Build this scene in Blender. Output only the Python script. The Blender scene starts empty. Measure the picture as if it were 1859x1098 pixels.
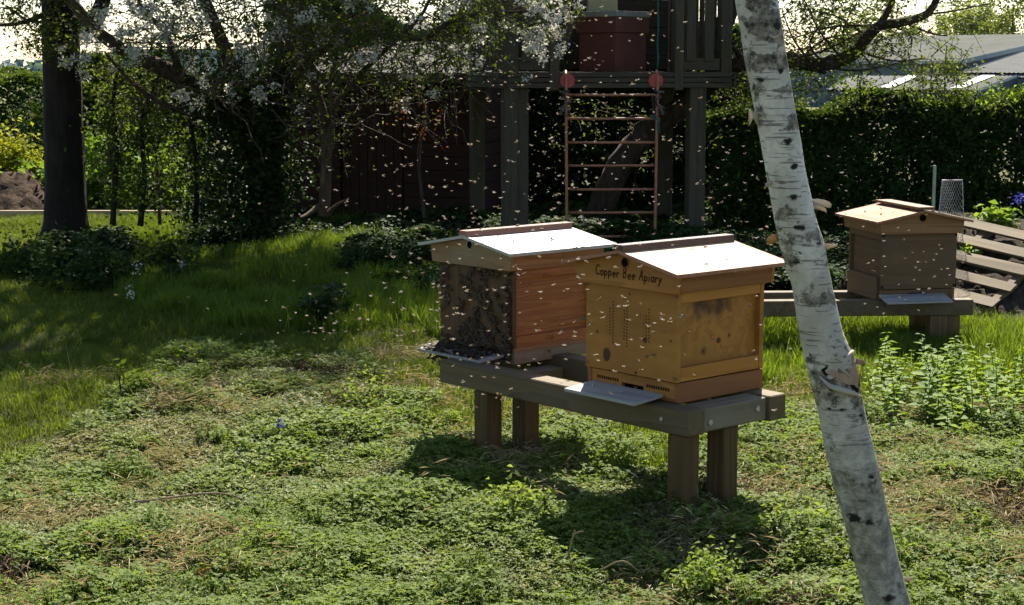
import bpy, bmesh, math, random
import numpy as np
from mathutils import Vector, Matrix

SC = bpy.context.scene
COL = SC.collection
R = math.radians
# ------------------------------------------------------------------ camera, sky, sun, exposure
FPX, CX, CY, CAMZ, PITCH = 3000.0, 929.5, 549.0, 1.56, math.atan(423/3000)
DK = 1.2
cam = bpy.data.cameras.new('camera'); camo = bpy.data.objects.new('camera', cam); COL.objects.link(camo)
camo.location = (0, 0, CAMZ); camo.rotation_euler = (math.pi/2 - PITCH, 0, 0)
cam.sensor_width = 36; cam.lens = 36*FPX/1859.0; cam.clip_start = 0.05; cam.clip_end = 3000
SC.camera = camo
SUN_EL, SUN_AZ = R(46.5), R(9)          # azimuth to the right of the viewing direction (+Y)
w = bpy.data.worlds.new('World'); SC.world = w; w.use_nodes = True
nt = w.node_tree
bg = nt.nodes['Background']
sky = nt.nodes.new('ShaderNodeTexSky'); sky.sky_type = 'NISHITA'; sky.sun_disc = False
sky.sun_elevation = SUN_EL; sky.sun_rotation = SUN_AZ
sky.air_density = 1.0; sky.dust_density = 0.75; sky.ozone_density = 1.0
nt.links.new(sky.outputs[0], bg.inputs[0]); bg.inputs[1].default_value = 0.062
sl = bpy.data.lights.new('sun', 'SUN'); sl.energy = 5.0; sl.angle = R(0.55); sl.color = (1.0, 0.92, 0.77)
so = bpy.data.objects.new('sun', sl); COL.objects.link(so)
sdir = Vector((math.sin(SUN_AZ)*math.cos(SUN_EL), math.cos(SUN_AZ)*math.cos(SUN_EL), math.sin(SUN_EL)))
so.rotation_euler = sdir.to_track_quat('Z', 'Y').to_euler(); so.location = sdir*60
vs = SC.view_settings
vs.view_transform = 'Standard'; vs.look = 'None'; vs.gamma = 1.0; vs.exposure = 1.68
vs.use_curve_mapping = False
SC.render.engine = 'CYCLES'
cy = SC.cycles
cy.max_bounces = 3; cy.diffuse_bounces = 2; cy.glossy_bounces = 1; cy.transmission_bounces = 3; cy.transparent_max_bounces = 4
cy.use_denoising = True; cy.use_adaptive_sampling = True; cy.adaptive_threshold = 0.03; cy.adaptive_min_samples = 24

# ------------------------------------------------------------------ helpers
RNG = np.random.default_rng(11)
_sp, _cp = math.sin(PITCH), math.cos(PITCH)
def P(px, py, d):
    """point seen at photo pixel (px, py), d*DK metres away along +Y"""
    d = d*DK
    a = (px-CX)/FPX; b = -(py-CY)/FPX
    t = d/(_cp + _sp*b)
    return Vector((a*t, d, CAMZ + t*(-_sp + _cp*b)))
def G(px, py, z=0.0):
    a = (px-CX)/FPX; b = -(py-CY)/FPX
    t = (z-CAMZ)/(-_sp + _cp*b)
    return Vector((a*t, t*(_cp+_sp*b), z))
def project(x, y, z):
    """arrays of world points -> photo pixels"""
    fz = y*_cp - (z-CAMZ)*_sp; up = y*_sp + (z-CAMZ)*_cp
    return CX + FPX*x/fz, CY - FPX*up/fz

def _hash(ix, iy, s):
    h = (ix*374761393 + iy*668265263 + s*1442695041) & 0xffffffff
    h = ((h ^ (h >> 13))*1274126177) & 0xffffffff
    return ((h ^ (h >> 16)) & 0xffff)/65535.0
def noise2(x, y, s=0):
    x = np.asarray(x, float); y = np.asarray(y, float)
    ix = np.floor(x).astype(np.int64); iy = np.floor(y).astype(np.int64)
    fx = x-ix; fy = y-iy; fx = fx*fx*(3-2*fx); fy = fy*fy*(3-2*fy)
    a = _hash(ix, iy, s); b = _hash(ix+1, iy, s); c = _hash(ix, iy+1, s); d = _hash(ix+1, iy+1, s)
    return (a*(1-fx)+b*fx)*(1-fy)+(c*(1-fx)+d*fx)*fy
def height(x, y):
    x = np.asarray(x, float); y = np.asarray(y, float)
    near = np.clip((26-np.hypot(x, y))/8, 0, 1)
    h = (0.07*(noise2(x*.7, y*.7, 1)-.5) + 0.066*(noise2(x*2.6, y*2.6, 2)-.5) + .03*(noise2(x*6, y*6, 3)-.5))*near
    h += 0.10*np.exp(-((x+1.9)/1.3)**2-((y-7.7)/.8)**2)
    h += 0.05*np.exp(-((x+1.3)/2.0)**2-((y-12.2)/1.6)**2)
    return h
def hz(x, y): return float(height(x, y))

def mesh_np(name, V, F, mats, midx=None, rnd=None, smooth=False):
    """mesh from numpy: V (n,3), F (m,3) or (m,4)"""
    me = bpy.data.meshes.new(name)
    V = np.ascontiguousarray(V, np.float32); F = np.ascontiguousarray(F, np.int32)
    k = F.shape[1]
    me.vertices.add(len(V)); me.vertices.foreach_set('co', V.ravel())
    me.loops.add(F.size); me.loops.foreach_set('vertex_index', F.ravel())
    me.polygons.add(len(F)); me.polygons.foreach_set('loop_start', np.arange(0, F.size, k, dtype=np.int32))
    for m in (mats if isinstance(mats, (list, tuple)) else [mats]): me.materials.append(m)
    if midx is not None: me.polygons.foreach_set('material_index', np.ascontiguousarray(midx, np.int32))
    if smooth: me.polygons.foreach_set('use_smooth', np.ones(len(F), bool))
    me.update(calc_edges=True)
    if rnd is not None:
        at = me.attributes.new('rnd', 'FLOAT', 'FACE'); at.data.foreach_set('value', np.ascontiguousarray(rnd, np.float32))
    return me
def link(name, me, parent=None):
    o = bpy.data.objects.new(name, me); COL.objects.link(o)
    if parent is not None: o.parent = parent
    return o
def tag(o, label=None, cat=None, group=None, kind=None):
    if label: o['label'] = label
    if cat: o['category'] = cat
    if group: o['group'] = group
    if kind: o['kind'] = kind
    return o
def thing(name, label, cat, loc=(0, 0, 0), rz=0.0, group=None):
    o = bpy.data.objects.new(name, None); COL.objects.link(o); o.empty_display_size = .1
    o.location = loc; o.rotation_euler = (0, 0, rz)
    return tag(o, label, cat, group)
def copy_thing(root, label=None):
    r = root.copy(); COL.objects.link(r)
    if label: r['label'] = label
    for ch in root.children:
        c = ch.copy(); COL.objects.link(c); c.parent = r
        for g in ch.children:
            d = g.copy(); COL.objects.link(d); d.parent = c
    return r

class MB:
    def __init__(s): s.v = []; s.f = []
    def add(s, V, F):
        o = len(s.v); s.v += [tuple(p) for p in V]; s.f += [tuple(i+o for i in f) for f in F]; return s
    def box(s, x0, x1, y0, y1, z0, z1, M=None, jit=0.0, taper=None):
        V = [Vector((x, y, z)) for z in (z0, z1) for y in (y0, y1) for x in (x0, x1)]
        if jit: V = [p+Vector(RNG.normal(0, jit, 3)) for p in V]
        if M is not None: V = [M @ p for p in V]
        return s.add(V, [(0, 2, 3, 1), (4, 5, 7, 6), (0, 1, 5, 4), (2, 6, 7, 3), (0, 4, 6, 2), (1, 3, 7, 5)])
    def prism(s, poly, ax, a, b):
        """polygon in the plane across axis ax (0 x,1 y,2 z), extruded from a to b"""
        def mk(p, t):
            return [(t, p[0], p[1]), (p[0], t, p[1]), (p[0], p[1], t)][ax]
        n = len(poly); V = [mk(p, a) for p in poly]+[mk(p, b) for p in poly]
        F = [tuple(range(n)), tuple(range(2*n-1, n-1, -1))]+[(i, i+n, (i+1) % n+n, (i+1) % n) for i in range(n)]
        return s.add(V, F)
    def tube(s, path, rad, n=8, cap=True, wob=0.0):
        V, F = tube_np(np.array(path, float), rad, n, wob)
        F = [tuple(q) for q in F]
        m = len(path)
        if cap: F += [tuple(range(n-1, -1, -1)), tuple(range((m-1)*n, m*n))]
        return s.add(V, F)
    def disc(s, c, nrm, r, n=16, t=0.0):
        nrm = Vector(nrm).normalized(); q = nrm.to_track_quat('Z', 'Y').to_matrix()
        V = [Vector(c)+q @ Vector((r*math.cos(i*2*math.pi/n), r*math.sin(i*2*math.pi/n), 0)) for i in range(n)]
        if t: 
            V2 = [p+nrm*t for p in V]
            return s.add(V+V2, [tuple(range(n-1, -1, -1)), tuple(range(n, 2*n))]+[(i, (i+1) % n, (i+1) % n+n, i+n) for i in range(n)])
        return s.add(V, [tuple(range(n))])
    def mesh(s, name, mat, smooth=False):
        me = bpy.data.meshes.new(name); me.from_pydata(s.v, [], s.f); me.materials.append(mat)
        bm = bmesh.new(); bm.from_mesh(me); bmesh.ops.recalc_face_normals(bm, faces=bm.faces); bm.to_mesh(me); bm.free()
        if smooth: me.polygons.foreach_set('use_smooth', [True]*len(me.polygons))
        me.update(); return me
    def build(s, name, mat, parent=None, bevel=0.0, smooth=False, label=None):
        o = link(name, s.mesh(name, mat, smooth), parent)
        if bevel:
            b = o.modifiers.new('edge', 'BEVEL'); b.width = bevel; b.segments = 1; b.limit_method = 'ANGLE'
        if label: o['label'] = label
        return o
def box(name, mat, parent, x0, x1, y0, y1, z0, z1, bevel=0.003, M=None, jit=0.0):
    return MB().box(x0, x1, y0, y1, z0, z1, M, jit).build(name, mat, parent, bevel)

def tube_np(path, rad, n=6, wob=0.0):
    path = np.asarray(path, float); m = len(path)
    rad = np.broadcast_to(np.asarray(rad, float), (m,))
    T = np.gradient(path, axis=0); T /= np.linalg.norm(T, axis=1)[:, None]+1e-9
    up = np.array([0, 0, 1.0]) if abs(T[0, 2]) < .9 else np.array([1.0, 0, 0])
    A = np.cross(T, up); A /= np.linalg.norm(A, axis=1)[:, None]+1e-9
    B = np.cross(T, A)
    th = np.arange(n)*2*math.pi/n
    rr = rad[:, None]*np.ones(n)
    if wob: rr = rr*(1+wob*(RNG.random((m, n))-.5)*2)
    V = path[:, None, :]+rr[..., None]*(np.cos(th)[None, :, None]*A[:, None, :]+np.sin(th)[None, :, None]*B[:, None, :])
    i = np.arange(m-1)[:, None]*n; j = np.arange(n)[None, :]; k = (np.arange(n)+1)[None, :] % n
    F = np.stack([i+j, i+k, i+n+k, i+n+j], -1).reshape(-1, 4)
    return V.reshape(-1, 3), F
class Tubes:
    def __init__(s): s.V = []; s.F = []; s.n = 0
    def add(s, path, rad, n=5, wob=0.0):
        V, F = tube_np(path, rad, n, wob); s.V.append(V); s.F.append(F+s.n); s.n += len(V)
    def build(s, name, mat, parent=None, smooth=True):
        return link(name, mesh_np(name, np.concatenate(s.V), np.concatenate(s.F), mat, smooth=smooth), parent)

def unit(a): return a/(np.linalg.norm(a, axis=-1, keepdims=True)+1e-9)
def rvec(n): return unit(RNG.normal(size=(n, 3)))
class Leaves:
    """folded four-cornered leaves, many per mesh"""
    def __init__(s): s.V = []; s.F = []; s.R = []; s.n = 0
    def add(s, C, D, N, L, W, fold=.22, rnd=None):
        n = len(C); D = unit(D); S = unit(np.cross(D, N)); N = unit(np.cross(S, D))
        L = np.broadcast_to(L, (n,))[:, None]; W = np.broadcast_to(W, (n,))[:, None]
        b = C; t = C+D*L-N*L*.12; l = C+D*L*.45-S*W*.5+N*W*fold; r = C+D*L*.45+S*W*.5+N*W*fold
        V = np.stack([b, r, t, l], 1).reshape(-1, 3)
        i = np.arange(n)[:, None]*4+s.n
        F = np.concatenate([i+np.array([[0, 1, 2]]), i+np.array([[0, 2, 3]])], 1).reshape(-1, 3)
        rn = RNG.random(n) if rnd is None else rnd
        s.V.append(V); s.F.append(F); s.R.append(np.repeat(rn, 2)); s.n += 4*n
    def scatter(s, C, L, asp=.55, flat=.5, rnd=None, hang=0.0):
        """leaves at C with random headings; flat biases the normals upward"""
        n = len(C); D = rvec(n); D[:, 2] = D[:, 2]*.6-hang
        N = rvec(n); N[:, 2] = np.abs(N[:, 2])+flat
        LL = L*RNG.uniform(.65, 1.3, n)
        s.add(C, D, unit(N), LL, LL*asp, rnd=rnd)
    def mesh(s, name, mat):
        return mesh_np(name, np.concatenate(s.V), np.concatenate(s.F), mat, rnd=np.concatenate(s.R))
    def build(s, name, mat, parent=None): return link(name, s.mesh(name, mat), parent)

# ------------------------------------------------------------------ materials
def newmat(name):
    m = bpy.data.materials.new(name); m.use_nodes = True
    n = m.node_tree; n.nodes.clear(); o = n.nodes.new('ShaderNodeOutputMaterial')
    return m, n, o
def ramp(n, fac, stops):
    r = n.nodes.new('ShaderNodeValToRGB'); e = r.color_ramp.elements
    while len(e) < len(stops): e.new(.5)
    for i, (p, c) in enumerate(stops): e[i].position = p; e[i].color = (*c, 1) if len(c) == 3 else c
    n.links.new(fac, r.inputs[0]); return r.outputs[0]
def mix(n, fac, a, b, mode='MIX'):
    m = n.nodes.new('ShaderNodeMix'); m.data_type = 'RGBA'; m.blend_type = mode
    for s, v in ((m.inputs[0], fac), (m.inputs[6], a), (m.inputs[7], b)):
        if hasattr(v, 'node'): n.links.new(v, s)
        elif isinstance(v, (int, float)): s.default_value = v
        else: s.default_value = (*v, 1)
    return m.outputs[2]
def math_(n, op, a, b=0.0, c=None):
    m = n.nodes.new('ShaderNodeMath'); m.operation = op
    for s, v in zip(m.inputs, (a, b, c)):
        if v is None: continue
        if hasattr(v, 'node'): n.links.new(v, s)
        else: s.default_value = v
    return m.outputs[0]
def coords(n, scale=(1, 1, 1), kind='Object', rndoff=False, rot=(0, 0, 0)):
    t = n.nodes.new('ShaderNodeTexCoord'); mp = n.nodes.new('ShaderNodeMapping')
    mp.inputs['Scale'].default_value = scale; mp.inputs['Rotation'].default_value = rot
    src = t.outputs[kind]
    if rndoff:
        oi = n.nodes.new('ShaderNodeObjectInfo'); va = n.nodes.new('ShaderNodeVectorMath'); va.operation = 'ADD'
        sc = n.nodes.new('ShaderNodeVectorMath'); sc.operation = 'SCALE'; cb = n.nodes.new('ShaderNodeCombineXYZ')
        for k in range(3): n.links.new(oi.outputs['Random'], cb.inputs[k])
        n.links.new(cb.outputs[0], sc.inputs[0]); sc.inputs['Scale'].default_value = 17.0
        n.links.new(src, va.inputs[0]); n.links.new(sc.outputs[0], va.inputs[1]); src = va.outputs[0]
    n.links.new(src, mp.inputs[0]); return mp.outputs[0]
def noise(n, vec, scale, detail=4, rough=.55, dist=0.0):
    t = n.nodes.new('ShaderNodeTexNoise'); t.inputs['Scale'].default_value = scale; t.inputs['Detail'].default_value = detail
    t.inputs['Roughness'].default_value = rough; t.inputs['Distortion'].default_value = dist
    n.links.new(vec, t.inputs['Vector']); return t.outputs['Fac']
def bsdf(n, o, col, rough=.6, bump=None, bstr=.3, bdist=.01, spec=.3, metal=0.0):
    p = n.nodes.new('ShaderNodeBsdfPrincipled')
    for s, v in ((p.inputs['Base Color'], col), (p.inputs['Roughness'], rough)):
        if hasattr(v, 'node'): n.links.new(v, s)
        elif isinstance(v, (int, float)): s.default_value = v
        else: s.default_value = (*v, 1)
    p.inputs['Specular IOR Level'].default_value = spec; p.inputs['Metallic'].default_value = metal
    if bump is not None:
        b = n.nodes.new('ShaderNodeBump'); b.inputs['Strength'].default_value = bstr; b.inputs['Distance'].default_value = bdist
        n.links.new(bump, b.inputs['Height']); n.links.new(b.outputs[0], p.inputs['Normal'])
    n.links.new(p.outputs[0], o.inputs[0]); return p
def wood(name, c1, c2, axis=1, rough=.55, knots=(), figure=0.0, weather=None, spec=.3, rnd=True, scale=1.0, kcol=(.055, .018, .006)):
    """planed or weathered timber: grain along object axis `axis`; knots = (x,y,z,r) in object space"""
    m, n, o = newmat(name)
    s = [38*scale]*3; s[axis] = 2.2*scale
    v = coords(n, tuple(s), rndoff=rnd)
    g = noise(n, v, 1.0, 5, .6, .6)
    v2 = coords(n, tuple(q*.18 for q in s), rndoff=rnd)
    g2 = noise(n, v2, 1.0, 3, .5, 1.2+figure*3)
    wv = math_(n, 'FRACT', math_(n, 'MULTIPLY', g2, 9.0 if figure else 5.0))
    fac = math_(n, 'ADD', math_(n, 'MULTIPLY', g, .6), math_(n, 'MULTIPLY', wv, .4))
    col = ramp(n, fac, [(.25, c2), (.72, c1)])
    if weather is not None:
        wn = noise(n, coords(n, (3, 3, 3), rndoff=rnd), 1.0, 5, .65)
        col = mix(n, ramp(n, wn, [(.42, (0, 0, 0)), (.68, (.8, .8, .8))]), col, weather)
    if knots:
        tc = n.nodes.new('ShaderNodeTexCoord')
        jn = n.nodes.new('ShaderNodeTexNoise'); jn.inputs['Scale'].default_value = 28
        n.links.new(tc.outputs['Object'], jn.inputs['Vector'])
        for kn in knots:
            x, y, z, r = kn[:4]; soft = kn[4] if len(kn) > 4 else .55
            d = n.nodes.new('ShaderNodeVectorMath'); d.operation = 'DISTANCE'; d.inputs[1].default_value = (x, y, z)
            n.links.new(tc.outputs['Object'], d.inputs[0])
            dd = math_(n, 'ADD', math_(n, 'DIVIDE', d.outputs['Value'], r), math_(n, 'MULTIPLY', math_(n, 'SUBTRACT', jn.outputs['Fac'], .5), 1.5))
            f = ramp(n, dd, [(soft, (1, 1, 1)), (1.0, (0, 0, 0))])
            col = mix(n, f, col, kcol)
    bsdf(n, o, col, rough, fac, .25, .004, spec)
    return m
def leafmat(name, c1, c2, c3=None, trans=.45, rough=.6, tcol=None, spec=.12):
    m, n, o = newmat(name)
    a = n.nodes.new('ShaderNodeAttribute'); a.attribute_name = 'rnd'
    col = ramp(n, a.outputs['Fac'], [(0, c1), (.6, c2), (1, c3 or c2)])
    v = coords(n, (1, 1, 1), 'Object'); nz = noise(n, v, 1.7, 2)
    col = mix(n, math_(n, 'MULTIPLY', nz, .5), col, c1)
    p = n.nodes.new('ShaderNodeBsdfPrincipled'); n.links.new(col, p.inputs['Base Color'])
    p.inputs['Roughness'].default_value = rough; p.inputs['Specular IOR Level'].default_value = spec
    t = n.nodes.new('ShaderNodeBsdfTranslucent')
    tc = mix(n, 1.0, col, tcol or (1.5, 1.35, .5), 'MULTIPLY'); n.links.new(tc, t.inputs[0])
    ms = n.nodes.new('ShaderNodeMixShader'); ms.inputs[0].default_value = trans
    n.links.new(p.outputs[0], ms.inputs[1]); n.links.new(t.outputs[0], ms.inputs[2]); n.links.new(ms.outputs[0], o.inputs[0])
    return m
def plain(name, col, rough=.6, spec=.3, metal=0.0, var=.0, vs=20):
    m, n, o = newmat(name)
    c = col; b = None
    if var:
        nz = noise(n, coords(n), vs, 5, .6); b = nz
        c = ramp(n, nz, [(.3, tuple(q*(1-var) for q in col)), (.7, tuple(min(1, q*(1+var)) for q in col))])
    bsdf(n, o, c, rough, b, .3, .004, spec, metal); return m
def barkmat(name, c1, c2, scale=12, bstr=.8, lichen=None):
    m, n, o = newmat(name)
    v = coords(n, (1, 1, .22)); a = noise(n, v, scale, 8, .7, .8); b = noise(n, coords(n), 3.0, 4)
    f = math_(n, 'ADD', math_(n, 'MULTIPLY', a, .75), math_(n, 'MULTIPLY', b, .25))
    col = ramp(n, f, [(.34, c1), (.66, c2)])
    if lichen:
        col = mix(n, ramp(n, noise(n, coords(n), 7.0, 5), [(.56, (0, 0, 0)), (.66, (.7, .7, .7))]), col, lichen)
    bsdf(n, o, col, .85, f, bstr, .03, .15); return m

M = {}
M['cedar'] = wood('cedar', (0.375, 0.168, 0.030), (0.25, 0.096, 0.016), 1, .5, weather=(.25, .095, .018),
    knots=[(-.232, -.073, .208, .016), (-.232, .120, .128, .026, .75), (-.232, .005, .365, .008), (-.232, -.03, .085, .007), (-.232, .17, .21, .007), (-.232, -.2, .22, .006),
           (-.095, -.206, .338, .062, .05), (-.045, -.206, .336, .07, .05), (.005, -.206, .338, .068, .05), (.05, -.206, .34, .05, .05),
           (-.07, -.207, .168, .020, .3), (.012, -.207, .198, .013), (-.195, -.207, .195, .010), (-.205, -.207, .155, .012, .2), (.07, -.207, .21, .010, .2),
           (.12, -.225, .10, .01, .2)])
M['cedar_end'] = wood('cedar_end', (0.216, 0.086, 0.032), (0.151, 0.058, 0.022), 2, .6)
M['cedar_gable'] = wood('cedar_gable', (0.338, 0.142, 0.029), (0.234, 0.090, 0.017), 1, .55)
M['cedar_floor'] = wood('cedar_floor', (.25, .095, .03), (.16, .055, .017), 0, .6)
M['cedar_rail'] = wood('cedar_rail', (0.416, 0.178, 0.029), (0.299, 0.114, 0.015), 0, .5)
M['roof_ply'] = wood('roof_ply', (0.42, 0.315, 0.205), (0.36, 0.255, 0.155), 0, .65, spec=.15, weather=(.46, .36, .25))
M['roof_edge'] = wood('roof_edge', (.33, .15, .085), (.25, .10, .06), 1, .55)
M['ridge_red'] = wood('ridge_red', (.07, .02, .016), (.04, .012, .01), 0, .38, spec=.5)
M['larch'] = wood('larch', (0.360, 0.131, 0.036), (0.192, 0.056, 0.016), 0, .55, figure=1.0)
M['larch_front'] = wood('larch_front', (.10, .046, .018), (.05, .022, .009), 2, .6)
M['larch_pale'] = wood('larch_pale', (.32, .15, .065), (.22, .09, .04), 0, .6)
M['larch_grey'] = wood('larch_grey', (.24, .15, .09), (.16, .095, .055), 0, .65, weather=(.2, .17, .14))
M['larch_gable'] = wood('larch_gable', (.26, .14, .065), (.17, .085, .04), 1, .6, weather=(.2, .18, .12))
M['zinc'] = plain('zinc', (.20, .21, .20), .5, .3, .0, .16, 5)
M['zinc_edge'] = plain('zinc_edge', (.34, .33, .32), .5, .4, .2, .1, 6)
M['old_hive'] = wood('old_hive', (0.156, 0.083, 0.036), (0.100, 0.051, 0.023), 1, .7, weather=(.095, .062, .038))
M['old_hive_side'] = wood('old_hive_side', (0.163, 0.086, 0.038), (0.106, 0.053, 0.024), 0, .7, weather=(.095, .062, .038))
M['old_gable'] = wood('old_gable', (0.250, 0.127, 0.055), (0.175, 0.083, 0.036), 1, .65)
M['old_roof'] = wood('old_roof', (0.33, 0.195, 0.125), (0.21, 0.11, 0.065), 0, .7, weather=(.38, .245, .17), spec=.12)
M['black_edge'] = plain('black_edge', (.012, .009, .007), .8)
M['hole'] = plain('hole', (.006, .004, .003), .95, .1)
M['ink'] = plain('ink', (.038, .015, .007), .8, .1)
M['board_grey'] = wood('board_grey', (.26, .26, .24), (.17, .17, .155), 1, .7)
M['treated'] = wood('treated', (.125, .088, .045), (.07, .048, .024), 1, .75, weather=(.112, .086, .05))
M['treated_x'] = wood('treated_x', (.19, .155, .10), (.12, .095, .06), 0, .75, weather=(.17, .15, .11))
M['post_brown'] = wood('post_brown', (.095, .055, .018), (.05, .028, .01), 2, .75)
M['bolt'] = plain('bolt', (.4, .4, .4), .4, .5, .8)
M['frame_wood'] = wood('frame_wood', (.07, .056, .036), (.04, .032, .02), 0, .8, weather=(.058, .050, .033))
M['frame_post'] = wood('frame_post', (.075, .060, .038), (.042, .034, .021), 2, .8, weather=(.058, .052, .033))
M['frame_dark'] = wood('frame_dark', (.06, .045, .032), (.035, .026, .018), 0, .85)
M['ladder_red'] = plain('ladder_red', (.30, .12, .06), .5, .4, 0, .25, 30)
M['disc_red'] = plain('disc_red', (.36, .045, .04), .5, .4, 0, .15, 20)
M['rope_grey'] = plain('rope_grey', (.10, .085, .09), .9, .1, 0, .3, 60)
M['rope_teal'] = plain('rope_teal', (.02, .10, .085), .8, .2, 0, .2, 60)
M['hive_red'] = plain('hive_red', (.105, .034, .025), .6, .3, 0, .12, 8)
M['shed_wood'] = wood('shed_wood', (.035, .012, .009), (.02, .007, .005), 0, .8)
M['felt'] = plain('felt', (.055, .052, .05), .9, .2, 0, .3, 40)
M['bark_dark'] = barkmat('bark_dark', (.006, .005, .004), (.028, .023, .019), 14)
M['bark_brown'] = barkmat('bark_brown', (.03, .02, .013), (.12, .08, .055), 18)
M['bark_twig'] = barkmat('bark_twig', (.035, .024, .018), (.10, .075, .06), 30, .4)
M['bark_apple'] = barkmat('bark_apple', (.02, .014, .011), (.085, .06, .047), 16, .8, (.10, .095, .075))
M['leaf_tree'] = leafmat('leaf_tree', (.035, .065, .012), (.07, .115, .02), (.12, .15, .03))
M['leaf_dark'] = leafmat('leaf_dark', (.012, .028, .009), (.03, .06, .016), (.055, .09, .025), .3, .7, spec=.04)
M['leaf_ivy'] = leafmat('leaf_ivy', (.010, .024, .009), (.022, .045, .014), (.04, .065, .022), .15, .6, spec=.08)
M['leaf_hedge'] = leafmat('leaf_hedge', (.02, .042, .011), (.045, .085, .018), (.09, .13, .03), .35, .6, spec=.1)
M['leaf_bright'] = leafmat('leaf_bright', (.06, .12, .018), (.10, .18, .025), (.17, .25, .04), .5)
M['leaf_yellow'] = leafmat('leaf_yellow', (.12, .15, .015), (.19, .22, .02), (.28, .29, .03), .45)
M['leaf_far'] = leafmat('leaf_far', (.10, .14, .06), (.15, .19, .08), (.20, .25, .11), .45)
M['leaf_red'] = leafmat('leaf_red', (.08, .02, .015), (.14, .05, .025), (.18, .10, .03), .4)
M['leaf_nettle'] = leafmat('leaf_nettle', (.08, .145, .018), (.14, .23, .03), (.22, .32, .05), .5)
M['petal'] = leafmat('petal', (.52, .50, .44), (.62, .60, .53), (.70, .68, .60), .45, .7, (1, 1, .95))
M['blue_petal'] = leafmat('blue_petal', (.05, .05, .28), (.10, .09, .45), (.16, .15, .55), .3, .6, (1, 1, 1.2))
M['clover'] = leafmat('clover', (.075, .118, .020), (.130, .190, .036), (.21, .27, .075), .45, .65, (1.35, 1.3, .55))
M['clover_dull'] = leafmat('clover_dull', (.085, .12, .032), (.15, .195, .055), (.23, .27, .10), .42, .55, (1.3, 1.2, .6))
M['grass'] = leafmat('grass', (.06, .09, .014), (.10, .145, .022), (.17, .21, .045), .45, .6, (1.4, 1.3, .45))
M['grass_long'] = leafmat('grass_long', (.06, .105, .014), (.105, .165, .022), (.18, .24, .045), .5, .6, (1.4, 1.3, .4))
M['clover_dry'] = leafmat('clover_dry', (.12, .125, .05), (.20, .195, .085), (.30, .28, .15), .38, .65, (1.25, 1.15, .6))
M['straw'] = leafmat('straw', (.26, .21, .11), (.42, .36, .21), (.55, .49, .32), .2, .7, (1.1, 1.0, .8))
M['litter'] = leafmat('litter', (.05, .03, .018), (.10, .06, .035), (.17, .12, .08), .1, .8, (1, 1, 1))
M['soil'] = None
def soilmat(name, c1, c2, c3):
    m, n, o = newmat(name)
    v = coords(n); a = noise(n, v, 22, 8, .7); b = noise(n, v, 4, 4)
    f = math_(n, 'ADD', math_(n, 'MULTIPLY', a, .7), math_(n, 'MULTIPLY', b, .3))
    bsdf(n, o, ramp(n, f, [(.35, c1), (.52, c2), (.68, c3)]), .95, f, .9, .05, .1); return m
M['soil'] = soilmat('soil', (.018, .011, .007), (.05, .032, .021), (.10, .07, .048))
M['soil_grey'] = soilmat('soil_grey', (.014, .010, .008), (.04, .031, .023), (.095, .078, .06))
def groundmat():
    m, n, o = newmat('ground_earth')
    v = coords(n)
    a = noise(n, v, 1.3, 5, .6); b = noise(n, v, 30, 6, .7); c = noise(n, v, 9, 5, .65)
    earth = ramp(n, b, [(.3, (.04, .032, .016)), (.55, (.10, .08, .042)), (.75, (.20, .165, .09))])
    green = ramp(n, c, [(.3, (.045, .06, .013)), (.7, (.10, .12, .03))])
    col = mix(n, ramp(n, a, [(.35, (.35, .35, .35)), (.65, (.85, .85, .85))]), earth, green)
    bsdf(n, o, col, .95, b, .9, .03, .1); return m
M['ground'] = groundmat()

# ------------------------------------------------------------------ setting: ground
def axis_coords(lo, hi, step, far, grow=1.35):
    a = list(np.arange(lo, hi+1e-6, step)); s = step; x = a[-1]
    while x < far: s *= grow; x += s; a.append(x)
    s = step; x = a[0]; pre = []
    while x > -far: s *= grow; x -= s; pre.append(x)
    return np.array(pre[::-1]+a)
gx = axis_coords(-7, 7, .085, 900); gy = axis_coords(1.5, 17, .085, 900)
XX, YY = np.meshgrid(gx, gy)
ZZ = height(XX, YY)-.02 - .012*np.clip(np.hypot(XX, YY)-40, 0, 300)*.25
nx, ny = len(gx), len(gy)
idx = np.arange(nx*ny).reshape(ny, nx)
gF = np.stack([idx[:-1, :-1], idx[:-1, 1:], idx[1:, 1:], idx[1:, :-1]], -1).reshape(-1, 4)
tag(link('ground', mesh_np('ground', np.stack([XX, YY, ZZ], -1).reshape(-1, 3), gF, M['ground'], smooth=True)),
    'uneven garden ground of earth, lawn and weeds', kind='structure')

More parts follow.
